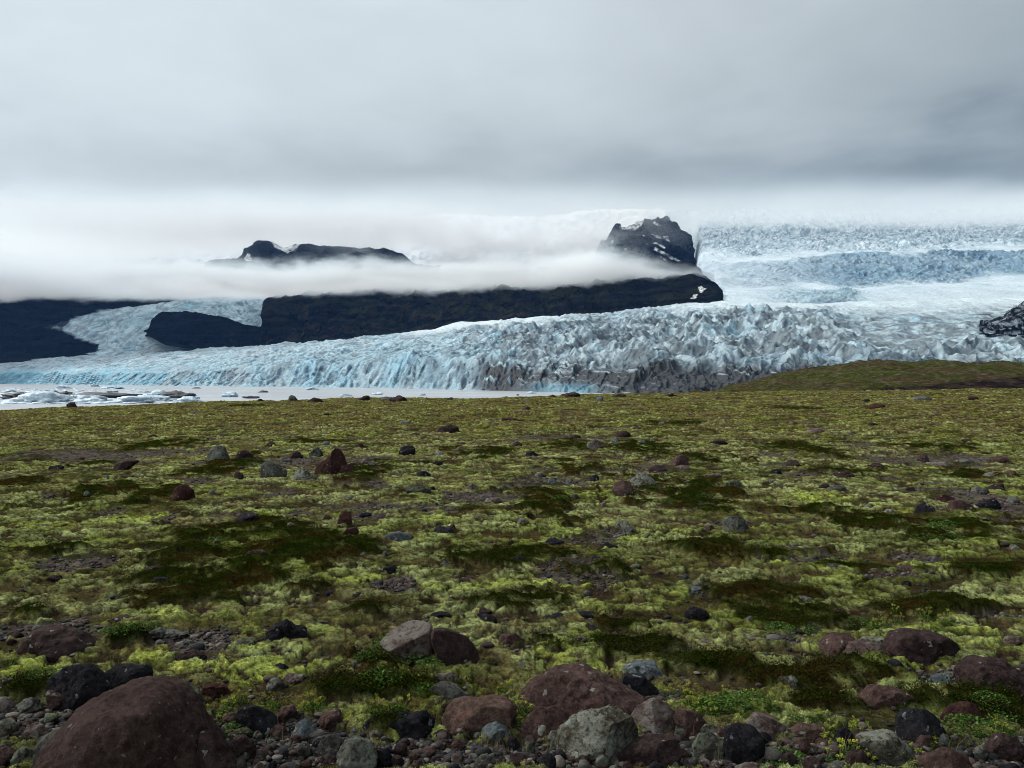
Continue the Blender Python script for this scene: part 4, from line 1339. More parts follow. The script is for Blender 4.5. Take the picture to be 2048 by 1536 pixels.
# smaller stones: u, v of the foot, width, height, colour
SMALL = [(108, 943, 32, 14, 'dark'), (473, 960, 27, 18, 'darkbrown'), (728, 803, 27, 18, 'darkbrown'), (775, 804, 34, 12, 'grey'), (797, 805, 42, 16, 'darkbrown'),
         (585, 803, 20, 15, 'grey'), (628, 806, 34, 12, 'darkbrown'), (815, 912, 38, 22, 'dark'), (718, 899, 26, 14, 'red'), (1320, 946, 46, 14, 'darkbrown'),
         (1370, 944, 30, 14, 'pink'), (1635, 868, 42, 13, 'pink'), (1695, 958, 46, 16, 'darkbrown'), (1755, 941, 52, 14, 'darkbrown'), (490, 1050, 52, 22, 'dark'),
         (582, 1060, 22, 14, 'pale'), (885, 1071, 42, 15, 'dark'), (905, 1062, 18, 12, 'darkbrown'), (780, 1150, 50, 14, 'dark'), (105, 1166, 36, 12, 'darkbrown'),
         (320, 1175, 60, 16, 'dark'), (1670, 1142, 36, 13, 'grey'), (1815, 1147, 52, 12, 'brown'), (68, 818, 16, 11, 'darkbrown'), (20, 812, 22, 9, 'darkbrown'),
         (140, 817, 22, 14, 'darkbrown'), (100, 816, 16, 9, 'dark'), (170, 813, 20, 9, 'dark'), (520, 804, 14, 7, 'dark'), (400, 805, 14, 9, 'dark'), (1145, 795, 40, 12, 'red'),
         (1130, 790, 18, 7, 'dark'), (1105, 796, 20, 8, 'darkbrown'), (1345, 795, 26, 9, 'darkbrown'), (1200, 804, 18, 12, 'blue'), (1240, 795, 30, 8, 'darkbrown'),
         (1300, 792, 24, 7, 'dark'), (1400, 790, 20, 6, 'dark'), (1110, 1095, 42, 17, 'dark'), (1220, 1105, 40, 18, 'dark'), (1208, 1020, 14, 16, 'pink'),
         (1880, 935, 50, 14, 'pink'), (1935, 930, 40, 12, 'grey'), (2010, 928, 50, 16, 'brown'), (1850, 925, 24, 18, 'brown'), (1700, 800, 18, 8, 'dark'),
         (1735, 806, 22, 9, 'dark'), (1760, 818, 40, 12, 'red'), (1850, 803, 40, 12, 'grey'), (1790, 795, 16, 7, 'pale'), (1890, 797, 20, 8, 'pale'), (1950, 800, 22, 9, 'darkbrown'),
         (1565, 800, 20, 7, 'dark'), (1620, 805, 20, 7, 'grey'), (1480, 798, 22, 7, 'darkbrown'), (915, 905, 14, 13, 'blue'), (880, 912, 24, 12, 'pale'), (1305, 885, 12, 8, 'pale'),
         (1063, 915, 30, 13, 'dark'), (1035, 895, 24, 12, 'darkbrown'), (1150, 880, 26, 11, 'darkbrown'), (1248, 875, 40, 14, 'darkbrown'), (1285, 890, 22, 10, 'blue'),
         (590, 918, 30, 16, 'darkbrown'), (570, 925, 24, 12, 'grey'), (630, 915, 30, 22, 'mossy'), (540, 895, 20, 12, 'darkbrown'), (730, 930, 20, 12, 'pink'), (745, 932, 18, 10, 'grey'),
         (650, 893, 18, 10, 'blue'), (1440, 890, 40, 11, 'darkbrown'), (830, 875, 20, 9, 'dark'), (210, 960, 18, 12, 'pale'), (423, 990, 16, 12, 'blue'), (170, 1000, 16, 18, 'grey'),
         (95, 1003, 34, 14, 'mossy'), (845, 955, 34, 12, 'dark'), (700, 1000, 20, 8, 'grey'), (655, 1045, 26, 14, 'red'), (770, 1118, 16, 14, 'grey'), (190, 1228, 28, 10, 'mossy'),
         (865, 985, 12, 12, 'dark'), (1430, 958, 40, 12, 'pink'), (1470, 975, 40, 14, 'mossy'), (1590, 935, 36, 14, 'darkbrown'), (1555, 950, 24, 12, 'dark'), (1680, 985, 40, 14, 'grey'),
         (1740, 1020, 24, 12, 'grey'), (2000, 985, 40, 18, 'darkbrown'), (1985, 1020, 50, 22, 'dark'), (2030, 1008, 30, 14, 'grey'), (2025, 955, 30, 14, 'brown'), (1985, 958, 30, 14, 'pink'),
         (1965, 990, 36, 24, 'grey'), (2035, 1104, 26, 14, 'pale'), (1650, 915, 20, 8, 'mossy'), (1750, 1105, 20, 10, 'dark'), (1995, 1090, 16, 9, 'grey'), (1150, 1000, 20, 12, 'grey'),
         (1010, 985, 30, 14, 'grey'), (985, 1010, 36, 16, 'pink'), (1075, 985, 34, 12, 'dark'), (1105, 972, 22, 16, 'blue'), (1190, 965, 22, 16, 'dark'), (1140, 970, 20, 12, 'grey'),
         (1045, 1050, 24, 12, 'pink'), (960, 1235, 50, 16, 'darkbrown'), (975, 1250, 40, 16, 'dark'), (935, 1172, 40, 16, 'brown'), (1040, 1255, 24, 10, 'grey'), (880, 1245, 50, 14, 'dark'),
         (1170, 1195, 28, 10, 'grey'), (20, 1285, 36, 18, 'darkbrown'), (20, 1293, 20, 14, 'red'), (240, 1250, 50, 14, 'brown'), (150, 1255, 40, 10, 'pink'), (310, 1280, 50, 20, 'grey'),
         (345, 1280, 54, 16, 'grey'), (370, 1300, 40, 14, 'grey'), (440, 1305, 44, 16, 'pink'), (490, 1300, 50, 22, 'mossy'), (375, 1330, 66, 26, 'darkbrown'), (560, 1345, 30, 12, 'dark'),
         (680, 1370, 40, 22, 'brown'), (548, 1385, 36, 24, 'pale'), (585, 1370, 50, 16, 'pink'), (715, 1200, 30, 12, 'dark'), (660, 1195, 26, 12, 'dark'), (640, 1260, 40, 14, 'mossy'),
         (700, 1290, 30, 12, 'grey'), (1110, 1245, 50, 12, 'dark'), (1150, 1260, 30, 10, 'darkbrown'), (1045, 1345, 30, 16, 'grey'), (1170, 1240, 36, 12, 'dark'), (1260, 1260, 40, 12, 'mossy'),
         (1415, 1300, 40, 16, 'pink'), (1400, 1190, 40, 12, 'blue'), (1680, 1240, 50, 16, 'brown'), (1500, 1250, 26, 14, 'grey'), (1565, 1335, 60, 16, 'darkbrown'), (1590, 1325, 30, 10, 'brown'),
         (1890, 1380, 60, 22, 'blue'), (1905, 1360, 30, 14, 'grey'), (1875, 1395, 34, 12, 'pale'), (1150, 1395, 0, 0, ''), (2030, 1290, 40, 12, 'pink'), (1840, 1165, 20, 10, 'grey'),
         (1760, 1390, 34, 16, 'pink'), (300, 1150, 60, 16, 'darkbrown'), (1950, 1160, 30, 9, 'grey'), (1480, 1130, 20, 8, 'grey'), (890, 1135, 30, 10, 'grey'), (1130, 1110, 22, 10, 'darkbrown')]
SMALL = [s for s in SMALL if s[2] > 0]
R5 = np.random.RandomState(5)


def taken(u, v, lst, wmin):
    for s in lst:
        if abs(u - s[0]) < (s[2] + wmin) * .42 and abs(v - s[1]) < (s[3] + wmin) * .35:
            return True
    return False


# cobbles of the stony strip in the foreground
keys_n = ['dark', 'darkbrown', 'grey', 'brown', 'pink', 'mossy', 'blue', 'pale']
hero_boxes = []
for h_ in HERO:
    P = np.array(h_[1], float)
    hero_boxes.append((P[:, 0].mean(), P[:, 1].mean(), P[:, 0].max() - P[:, 0].min(), P[:, 1].max() - P[:, 1].min()))
cnt = 0
tries = 0
COBB = []
while cnt < 210 and tries < 20000:
    tries += 1
    u = R5.uniform(0, 2048)
    v = R5.uniform(1395, 1560)
    if v < np.interp(u, [0, 150, 450, 640, 900, 1200, 1500, 1800, 2048], [1400, 1420, 1440, 1455, 1470, 1450, 1480, 1500, 1500]):
        continue
    wd = float(np.exp(R5.normal(3.5, .5)))
    wd = min(max(wd, 12), 84)
    if taken(u, v, COBB, wd) or any(abs(u - b[0]) < b[2] * .42 and abs(v - b[1]) < b[3] * .42 for b in hero_boxes):
        continue
    COBB.append((u, v, wd, wd * R5.uniform(.45, .8), keys_n[int(R5.choice(8, p=[.20, .27, .16, .20, .08, .05, .02, .02]))]))
    cnt += 1
# stones strewn over the plain
STREW = []
tries = 0
while len(STREW) < 150 and tries < 20000:
    tries += 1
    u = R5.uniform(-20, 2070)
    v = 800 + (1400 - 800) * R5.uniform(0, 1) ** 1.5
    wd = float(np.exp(R5.normal(2.6, .38))) * (1 + (v - 800) / 700)
    if taken(u, v, SMALL + STREW, wd) or any(abs(u - b[0]) < b[2] * .6 and abs(v - b[1]) < b[3] * .7 for b in hero_boxes):
        continue
    STREW.append((u, v, wd, wd * R5.uniform(.28, .5), keys_n[int(R5.choice(8, p=[.10, .26, .22, .14, .08, .14, .04, .02]))]))

CNAME = {'brown': 'brown', 'darkbrown': 'dark brown', 'dark': 'blackish', 'grey': 'grey', 'pale': 'pale', 'pink': 'pinkish', 'red': 'reddish',
         'blue': 'bluish grey', 'mossy': 'moss topped', 'redmix': 'red blotched'}
ORD = ['', 'second ', 'third ', 'fourth ', 'fifth ', 'sixth ', 'seventh ', 'eighth ', 'ninth ', 'tenth ', 'eleventh ', 'twelfth ', 'thirteenth ', 'fourteenth ', 'fifteenth ', 'sixteenth ']
used_labels = {}


def stone_label(u, v, wd, key, kind):
    best = min(PHRASE, key=lambda p: (math.log((p[1] - HZ) / (v - HZ)) * 900) ** 2 + (p[0] - u) ** 2)
    du, dv = u - best[0], v - best[1]
    if abs(dv) * 1.6 > abs(du):
        rel = 'in front of' if dv > 0 else 'behind'
    else:
        rel = 'right of' if du > 0 else 'left of'
    size = 'wide ' if wd > 45 else ('small ' if wd < 24 else '')
    lab = f'{size}{CNAME[key]} {kind} {rel} {best[2]}'
    n = used_labels.get(lab, 0)
    used_labels[lab] = n + 1
    if n:
        lab = f'{ORD[min(n, 15)]}{size}{CNAME[key]} {kind} out, {rel} {best[2]}'
    return lab


def solve_ground(u, v):
    d = F * EYE / (v - HZ)
    for _ in range(8):
        x = (u - 1024) / F * d
        z = float(ground_base(np.array([x]), np.array([d]))[0])
        d = min(F * (EYE - z) / (v - HZ), 74.0)
    return (u - 1024) / F * d, d, z


def place_small(lst, kind, group, dist_sorted=True):
    lst = sorted(lst, key=lambda s: -s[1])
    xs, meta = [], []
    for i, (u, v, wd, ht, key) in enumerate(lst):
        x, d, z = solve_ground(u, v)
        xs.append((x, d))
        meta.append((z,))
    A = np.array(xs)
    zz = ground_fields(A[:, 0], A[:, 1])[0]
    for i, (u, v, wd, ht, key) in enumerate(lst):
        x, d = xs[i]
        W = wd / F * d
        H = ht / F * d
        D = W * R5.uniform(.7, 1.0)
        sub = 5 if wd > 45 else (4 if wd > 18 else 3)
        seed = int(R5.randint(1, 99999))
        p, f = rock_verts(seed, sub, (W, D, H * 1.6), R5.uniform(.3, 1.0), .13, 9)
        me = mesh_from(kind, p, f, True)
        o = obj(kind, me, RM[key], loc=(x, d + D * .35, meta[i][0] + .014 + H * (.20 if kind == 'cobble' else .08)))
        tag(o, stone_label(u, v, wd, key, kind), kind, group)


place_small(SMALL, 'stone', 'stones lying on the mossy plain')
place_small(COBB, 'cobble', 'cobbles of the stony strip in front')
place_small(STREW, 'stone', 'stones lying on the mossy plain')


# ------------------------------------------------------------------ loose gravel, heath leaves, moss tufts (uncountable)
def sample_ground(n, dmin, dmax, seed, half=.66):
    R = np.random.RandomState(seed)
    d = 1 / R.uniform(1 / dmax, 1 / dmin, n)          # even in the distance rows
    a = R.uniform(-half, half, n)
    return d * np.sin(a), d * np.cos(a), R


def build_gravel():
    x, y, R = sample_ground(120000, 3.0, 30, 61)
    z, c, md, mg, cov = ground_fields(x, y)
    keep = R.uniform(size=len(x)) < (mg * .9 + .10 * (1 - cov) + .012)
    keep &= md < .4
    x, y, z = x[keep], y[keep], z[keep]
    x, y, z = x[:13000], y[:13000], z[:13000]
    n = len(x)
    V0, F0 = ICO[2]
    r = np.exp(R.normal(-4.55, .42, n)) * (1 + .35 * sst(np.hypot(x, y), 6, 20))
    col = np.array([[.022, .018, .018], [.040, .027, .023], [.070, .060, .052], [.014, .014, .015], [.11, .095, .08]])[R.choice(5, n, p=[.3, .28, .2, .14, .08])]
    nm = R.normal(size=(n, 5, 3))
    nm /= np.linalg.norm(nm, axis=2)[:, :, None]
    acc = 1 + sum((np.maximum(V0 @ nm[:, k].T, 0) / R.uniform(.55, .95, n)) ** 12 for k in range(5))   # (verts,n)
    rad = (acc ** (-1 / 12.)).T
    s = np.stack([R.uniform(.8, 1.5, n), R.uniform(.8, 1.3, n), R.uniform(.5, .85, n)], 1)
    P = V0[None] * rad[:, :, None] * s[:, None] * r[:, None, None]
    P = P + np.stack([x, y, z + r * .25], 1)[:, None]
    FF = F0[None] + (np.arange(n) * len(V0))[:, None, None]
    me = mesh_from('gravel', P.reshape(-1, 3), FF.reshape(-1, 3), True, {'col': np.repeat(col, len(V0), 0)})
    tag(obj('gravel', me, col_material('pebbles', .9, .2, 90.0, .6, 1.5, .004)), 'loose dark gravel between the cobbles', kind='stuff')


build_gravel()


def leaves_mesh(name, x, y, z, L, Wd, tilt, col, R, mat, label, kind='stuff'):
    n = len(x)
    a = R.uniform(0, 2 * math.pi, n)
    dx_, dy_ = np.cos(a), np.sin(a)
    px, py = -dy_, dx_
    hx = np.cos(tilt)
    hz = np.sin(tilt)
    base = np.stack([x, y, z], 1)
    ax = np.stack([dx_ * hx, dy_ * hx, hz], 1)
    sd = np.stack([px, py, R.uniform(-.4, .4, n)], 1)
    v0_ = base
    v1 = base + ax * (L * .55)[:, None] + sd * (Wd * .5)[:, None]
    v2 = base + ax * L[:, None]
    v3 = base + ax * (L * .55)[:, None] - sd * (Wd * .5)[:, None]
    P = np.stack([v0_, v1, v2, v3], 1).reshape(-1, 3)
    FF = np.arange(n * 4).reshape(n, 4)
    me = mesh_from(name, P, FF, False, {'col': np.repeat(col, 4, 0)})
    o = obj(name, me, mat)
    tag(o, label, kind=kind)
    return o


def build_heath():
    x, y, R = sample_ground(900000, 3.0, 26, 71)
    z, c, md, mg, cov = ground_fields(x, y)
    keep = R.uniform(size=len(x)) < sst(md, .35, .8)
    x, y, z, md = x[keep][:260000], y[keep][:260000], z[keep][:260000], md[keep][:260000]
    n = len(x)
    d = np.hypot(x, y)
    L = R.uniform(.007, .015, n) * (1 + .6 * sst(d, 6, 20))
    hgt = R.uniform(0, 1, n) ** 1.5 * .05 * md
    gr = sst(fbm(x / .5, y / .5, 72, 3), -.2, .3)[:, None]
    pal = np.array([[.008, .015, .002], [.014, .026, .003], [.022, .012, .003], [.030, .042, .005], [.013, .010, .003]])
    ci = R.choice(5, n, p=[.36, .28, .14, .08, .14])
    col = pal[ci] * R.uniform(.6, 1.4, n)[:, None]
    col = lerp(col, np.array([[.028, .018, .008]]) * R.uniform(.5, 1.3, n)[:, None], gr * .45)
    leaves_mesh('heath', x, y, z + hgt - .004, L, L * .55, R.uniform(.1, 1.2, n), col, R, M_LEAF, 'dark green and brown crowberry heath mats')


build_heath()


def build_moss():
    x, y, R = sample_ground(900000, 3.0, 14, 81)
    z, c, md, mg, cov = ground_fields(x, y)
    keep = (md < .3) & (mg < .55) & (R.uniform(size=len(x)) < .25 + .75 * cov)
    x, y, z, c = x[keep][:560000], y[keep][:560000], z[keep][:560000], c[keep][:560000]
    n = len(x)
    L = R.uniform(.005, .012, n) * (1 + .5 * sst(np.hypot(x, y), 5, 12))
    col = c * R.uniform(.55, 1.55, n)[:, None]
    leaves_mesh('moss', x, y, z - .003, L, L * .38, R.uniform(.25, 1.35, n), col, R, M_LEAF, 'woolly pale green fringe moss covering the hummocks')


build_moss()


def build_grass():
    R = np.random.RandomState(91)
    spots = [(1375, 1470, 60), (1345, 1440, 50), (1150, 1345, 60), (1700, 1525, 80), (900, 1440, 60), (560, 1500, 60), (1900, 1500, 70), (740, 1440, 60), (1440, 1520, 50), (1820, 1015, 30),
             (1120, 1500, 50), (980, 1510, 50), (250, 1330, 70), (1580, 1500, 60), (1930, 1005, 20), (1010, 1500, 60)]
    P, Cc = [], []
    for (u, v, w_) in spots:
        for k in range(55):
            uu, v2 = u + R.normal() * w_ * .5, v + R.normal() * 9
            x, d, z = solve_ground(uu, v2)
            Lb = R.uniform(.04, .12)
            a = R.uniform(0, 6.28)
            lean = R.uniform(.1, .8) * Lb
            wd = .0012
            ca, sa = math.cos(a), math.sin(a)
            q = []
            for s in (0, .5, 1):
                cx_, cy_, cz = x + ca * lean * s * s, d + sa * lean * s * s, z + .01 + Lb * s * (1 - .25 * s)
                ww = wd * (1 - .85 * s)
                q += [(cx_ - sa * ww, cy_ + ca * ww, cz), (cx_ + sa * ww, cy_ - ca * ww, cz)]
            P.append(q)
            Cc.append(np.array([[.13, .11, .05], [.09, .12, .03], [.12, .07, .035]])[R.randint(3)] * R.uniform(.6, 1.2))
    P = np.array(P)
    n = len(P)
    f = np.array([[0, 1, 3, 2], [2, 3, 5, 4]])
    FF = f[None] + (np.arange(n) * 6)[:, None, None]
    me = mesh_from('grass', P.reshape(-1, 3), FF.reshape(-1, 4), True, {'col': np.repeat(np.array(Cc), 6, 0)})
    tag(obj('grass', me, M_LEAF), 'thin dry grass blades between the stones', kind='stuff')


build_grass()


# ------------------------------------------------------------------ flowering plants and leafy shrubs
def leaf_tuft(R, n, spread, height, size, pal):
    P, C_ = [], []
    for k in range(n):
        r = spread * math.sqrt(R.uniform())
        a = R.uniform(0, 6.28)
        z = height * (1 - (r / spread) ** 2 * .6) * R.uniform(.35, 1)
        c = np.array([r * math.cos(a), r * math.sin(a), z])
        b = R.uniform(0, 6.28)
        t1 = np.array([math.cos(b), math.sin(b), R.uniform(-.2, .7)])
        t2 = np.array([-math.sin(b), math.cos(b), R.uniform(-.4, .4)])
        s = size * R.uniform(.6, 1.25)
        P.append([c - t1 * s * .5, c + t2 * s * .42, c + t1 * s * .55, c - t2 * s * .42])
        C_.append(np.array(pal[R.randint(len(pal))]) * R.uniform(.7, 1.3))
    P = np.array(P)
    return P.reshape(-1, 3), np.arange(n * 4).reshape(n, 4), np.repeat(np.array(C_), 4, 0)


def stems(R, tips, foot=.01):
    P, Fc = [], []
    for i, tpt in enumerate(tips):
        b = np.array([tpt[0] * .35, tpt[1] * .35, 0])
        for j in range(4):
            s = j / 3
            c = b * (1 - s) + np.array(tpt) * s
            w_ = .0016 * (1 - .4 * s)
            for k in range(3):
                P.append(c + np.array([math.cos(k * 2.09) * w_, math.sin(k * 2.09) * w_, 0]))
        o = i * 12
        for j in range(3):
            for k in range(3):
                Fc.append([o + j * 3 + k, o + j * 3 + (k + 1) % 3, o + j * 3 + 3 + (k + 1) % 3, o + j * 3 + 3 + k])
    return np.array(P), np.array(Fc)


GREENS = [(.020, .045, .008), (.032, .062, .011), (.045, .072, .014), (.015, .030, .006)]
YELLOWS = [(.23, .24, .03), (.18, .21, .03), (.28, .26, .05), (.13, .18, .03)]


def make_plant(seed):
    R = np.random.RandomState(seed)
    root = bpy.data.objects.new('flowering_plant', None)
    COL.objects.link(root)
    v, f, c = leaf_tuft(R, 90, .065, .045, .020, GREENS)
    obj('leaves', mesh_from('leaves', v, f, False, {'col': c}), M_LEAF, root)
    tips = [(R.normal() * .035, R.normal() * .03, R.uniform(.055, .115)) for _ in range(7)]
    v, f = stems(R, tips)
    obj('stem', mesh_from('stem', v, f, True, {'col': np.tile([[.16, .17, .05]], (len(v), 1))}), M_LEAF, root)
    for tpt in tips:
        P, Fc, Cc = [], [], []
        o = 0
        for k in range(R.randint(18, 32)):
            cc = np.array(tpt) + np.array([R.normal() * .006, R.normal() * .006, R.uniform(-.011, .006)])
            s = R.uniform(.003, .0055)
            b = R.normal(size=3)
            b /= np.linalg.norm(b)
            e = np.cross(b, [0.3, .5, .8])
            e /= np.linalg.norm(e)
            P += [cc - b * s, cc + e * s, cc + b * s, cc - e * s]
            Fc.append([o, o + 1, o + 2, o + 3])
            o += 4
            Cc += [np.array(YELLOWS[R.randint(4)]) * R.uniform(.7, 1.2)] * 4
        obj('flower_head', mesh_from('flower_head', np.array(P), np.array(Fc), False, {'col': np.array(Cc)}), M_LEAF, root)
    return root


def make_shrub(seed):
    R = np.random.RandomState(seed)
    root = bpy.data.objects.new('leafy_shrub', None)
    COL.objects.link(root)
    v, f, c = leaf_tuft(R, 420, .15, .075, .017, GREENS + [(.07, .13, .03)])
    obj('leaves', mesh_from('leaves', v, f, False, {'col': c}), M_LEAF, root)
    tips = [(R.normal() * .07, R.normal() * .07, R.uniform(.03, .06)) for _ in range(16)]
    v, f = stems(R, tips)
    obj('stem', mesh_from('stem', v, f, True, {'col': np.tile([[.05, .03, .02]], (len(v), 1))}), M_LEAF, root)
    return root


def place_plants(maker, nproto, spots, noun, group, cat):
    protos = [maker(500 + 17 * k) for k in range(nproto)]
    usedp = set()
    R = np.random.RandomState(3)
    pts = []
    for (u, v, s) in spots:
        x, d, z = solve_ground(u, v)
        pts.append((x, d))
    A = np.array(pts)
    zz = ground_fields(A[:, 0], A[:, 1])[0]
    for i, (u, v, s) in enumerate(spots):
        k = i % nproto
        if k not in usedp:
            o = protos[k]
            usedp.add(k)
        else:
            o = protos[k].copy()
            COL.objects.link(o)
            for ch in protos[k].children:
                c_ = ch.copy()
                COL.objects.link(c_)
                c_.parent = o
        o.location = (pts[i][0], pts[i][1], float(zz[i]) - .004)
        o.rotation_euler = (0, 0, R.uniform(0, 6.28))
        o.scale = (s * R.uniform(.5, .82),) * 3
        best = min(PHRASE, key=lambda p: (math.log((p[1] - HZ) / (v - HZ)) * 900) ** 2 + (p[0] - u) ** 2)
        du, dv = u - best[0], v - best[1]
        rel = ('in front of' if dv > 0 else 'behind') if abs(dv) * 1.6 > abs(du) else ('right of' if du > 0 else 'left of')
        lab = f'{noun} {rel} {best[2]}'
        n = used_labels.get(lab, 0)
        used_labels[lab] = n + 1
        if n:
            lab = f'{ORD[min(n, 15)]}{noun} out, {rel} {best[2]}'
        tag(o, lab, cat, group)


FL = [(448, 1440, 1.0), (462, 1425, .9), (480, 1420, 1.0), (505, 1430, .9), (540, 1432, 1.1), (560, 1428, 1.0), (592, 1440, 1.0), (625, 1428, 1.1), (645, 1432, .9), (455, 1462, .9),
      (755, 1440, 1.1), (775, 1438, 1.0), (800, 1432, .9), (745, 1450, .9), (1045, 1450, 1.1), (1040, 1475, .9), (800, 1382, .9), (812, 1375, .8), (950, 1500, .8), (1370, 1400, 1.0), (1382, 1420, 1.1),
      (1450, 1405, .9), (1500, 1400, .9), (1430, 1430, 1.1), (1590, 1450, .9), (1620, 1452, 1.0), (1640, 1445, .8), (1665, 1468, .9), (1700, 1480, 1.2), (1720, 1475, 1.1), (1690, 1515, 1.2), (1675, 1530, 1.1), (1730, 1528, 1.2),
      (1775, 1520, 1.1), (1768, 1500, .9), (1660, 1500, 1.1), (1820, 1535, 1.1), (1755, 1262, 1.2), (1742, 1275, 1.0), (1770, 1270, 1.1), (1800, 1255, 1.1), (1850, 1256, 1.0), (1890, 1255, 1.2), (1905, 1262, 1.0),
      (1930, 1275, 1.0), (1870, 1270, 1.0), (1765, 1250, .9), (1400, 1440, .9), (1010, 1395, .9), (1790, 1240, .9), (2010, 1480, .9), (1990, 1500, 1.0), (1985, 1472, .9), (1860, 1500, .9), (310, 1262, .8), (20, 1340, 1.0),
      (1960, 1490, .8), (1545, 1430, .8), (440, 1450, .9), (1340, 1395, .9)]
place_plants(make_plant, 6, FL, 'yellow flowering plant', 'yellow flowering plants among the stones', 'plant')
SH = [(790, 1300, 1.2), (760, 1315, 1.1), (825, 1325, 1.1), (735, 1330, 1.0), (860, 1345, .9), (240, 1290, 1.2), (275, 1285, 1.1), (1870, 1070, 1.6), (1900, 1060, 1.6), (1850, 1085, 1.5), (1905, 1085, 1.5), (1880, 1050, 1.4),
      (1440, 1420, 1.1), (1470, 1428, 1.1), (1410, 1415, 1.0), (1500, 1425, 1.0), (760, 1385, 1.2), (850, 1400, 1.1), (1570, 1530, 1.1), (1340, 1010, 1.3), (1410, 1000, 1.3), (1990, 1450, 1.1), (1940, 1480, 1.0), (1560, 1270, 1.2), (1620, 1268, 1.1),
      (85, 1380, 1.0), (60, 1370, .9), (1180, 1040, 1.1), (1120, 1010, 1.2), (430, 1095, 1.2), (480, 1475, .9), (1720, 1258, 1.1), (1980, 1435, 1.0), (1730, 1510, 1.1)]
place_plants(make_shrub, 5, SH, 'green leafy shrub', 'low leafy shrubs on the heath mats', 'shrub')

# ------------------------------------------------------------------ ice in the lagoon
def ice_mat(name, a, b):
    m, t = mat_new(name)
    tcn = t.n('ShaderNodeTexCoord')
    n1 = t.noise(tcn.outputs['Object'], .5, 6, .65)
    c = t.mix(t.ss(n1, .35, .6), a, b)
    finish(t, c, .5, n1, 1.0, .8, .3)
    return m


IM = {'white': ice_mat('floe_white', (.62, .68, .72), (.36, .46, .54)), 'dirty': ice_mat('floe_dirty', (.012, .011, .013), (.055, .055, .06)),
      'blue': ice_mat('floe_blue', (.30, .46, .55), (.50, .60, .66))}
BERG = [(35, 799, 120, 14, 'dirty', 'low black silty ice floe at the left edge of the lagoon'),
        (75, 806, 130, 22, 'white', 'broad white floe with a raised hump near the left shore'),
        (105, 794, 70, 12, 'dirty', 'black silt covered floe left of the longest dark floe'),
        (150, 805, 150, 14, 'white', 'flat white floe lying against the left shore'),
        (195, 799, 190, 13, 'dirty', 'longest dark silt striped floe in the lagoon'),
        (250, 806, 120, 13, 'white', 'white floe in front of the longest dark floe'),
        (300, 803, 110, 12, 'white', 'white floe in front of the curled dark floe'),
        (310, 795, 90, 14, 'blue', 'pale grey curved floe left of the curled dark floe'),
        (350, 798, 80, 16, 'dirty', 'curled dark floe at the right end of the floe field'),
        (375, 803, 60, 10, 'white', 'last white floe of the field towards the right'),
        (15, 785, 50, 5, 'white', 'small white floe beside the left edge'),
        (50, 788, 60, 6, 'white', 'small white floe second from the left edge'),
        (125, 777, 34, 6, 'white', 'bright white bergy bit under the blue ice face'),
        (220, 778, 60, 6, 'blue', 'light blue bergy bit near the glacier front'),
        (190, 773, 22, 3, 'dirty', 'tiny dark sliver by the glacier front'),
        (285, 785, 44, 4, 'white', 'flat bright sliver of ice in open water'),
        (225, 785, 30, 3, 'dirty', 'thin dark sliver of ice in open water'),
        (390, 777, 22, 3, 'dirty', 'dark little floe close to the glacier front'),
        (460, 794, 46, 10, 'blue', 'blue topped bergy bit with a dark tail'),
        (500, 797, 40, 5, 'dirty', 'dark low bergy bit right of the blue topped one'),
        (525, 785, 24, 4, 'dirty', 'dark speck of ice in the middle of the lagoon'),
        (620, 780, 32, 5, 'blue', 'pale blue floe off the middle glacier front'),
        (690, 793, 36, 5, 'white', 'white floe just left of the shore boulders'),
        (755, 790, 30, 5, 'white', 'white floe just behind the shore boulders'),
        (845, 791, 16, 4, 'blue', 'small pale floe right of the shore boulders'),
        (1062, 787, 22, 4, 'white', 'white floe off the dark striped glacier face'),
        (1036, 791, 8, 3, 'dirty', 'tiny black growler near the right end of the lagoon'),
        (100, 783, 26, 4, 'blue', 'small pale blue floe behind the dark silt floes'),
        (335, 790, 30, 3, 'white', 'thin white sliver above the curled dark floe'),
        (165, 790, 70, 5, 'white', 'flat white floe behind the longest dark floe')]
for i, (u, v, wd, ht, k, lab) in enumerate(BERG):
    d = (EYE - WZ) * F / (v - HZ)
    W, H = wd / F * d, ht / F * d
    p, f = rock_verts(900 + i, 4, (W, W * .6, H * 1.8), .9, .3, 16)
    me = mesh_from('ice_floe', p, f, False)
    o = obj('ice_floe', me, IM[k], loc=((u - 1024) / F * d, d + W * .2, WZ + H * .2))
    tag(o, lab, 'ice floe', 'ice floes in the lagoon')


def brash():
    R = np.random.RandomState(77)
    P, FF = [], []
    V0, F0 = ICO[2]
    n = 0
    for k in range(900):
        u = 420 * R.uniform() ** 1.1 - 30
        v = R.uniform(776, 808)
        if R.uniform() > 1.15 - (u / 420):
            continue
        d = (EYE - WZ) * F / (v - HZ)
        r = R.uniform(.5, 3.5)
        P.append(V0 * np.array([r * 1.8, r, r * .35]) * (1 + .3 * R.normal(size=(len(V0), 1)) * .5) + np.array([(u - 1024) / F * d, d, WZ]))
        FF.append(F0 + n)
        n += len(V0)
    me = mesh_from('brash_ice', np.concatenate(P), np.concatenate(FF), False)
    tag(obj('brash_ice', me, IM['white']), 'small broken brash ice between the floes', kind='stuff')


brash()


# ------------------------------------------------------------------ air and low cloud
def box_mesh(name, x0, x1, y0, y1, z0, z1):
    v = np.array([[x, y, z] for x in (x0, x1) for y in (y0, y1) for z in (z0, z1)], float)
    f = np.array([[0, 1, 3, 2], [4, 6, 7, 5], [0, 4, 5, 1], [2, 3, 7, 6], [0, 2, 6, 4], [1, 5, 7, 3]])
    return mesh_from(name, v, f, False)


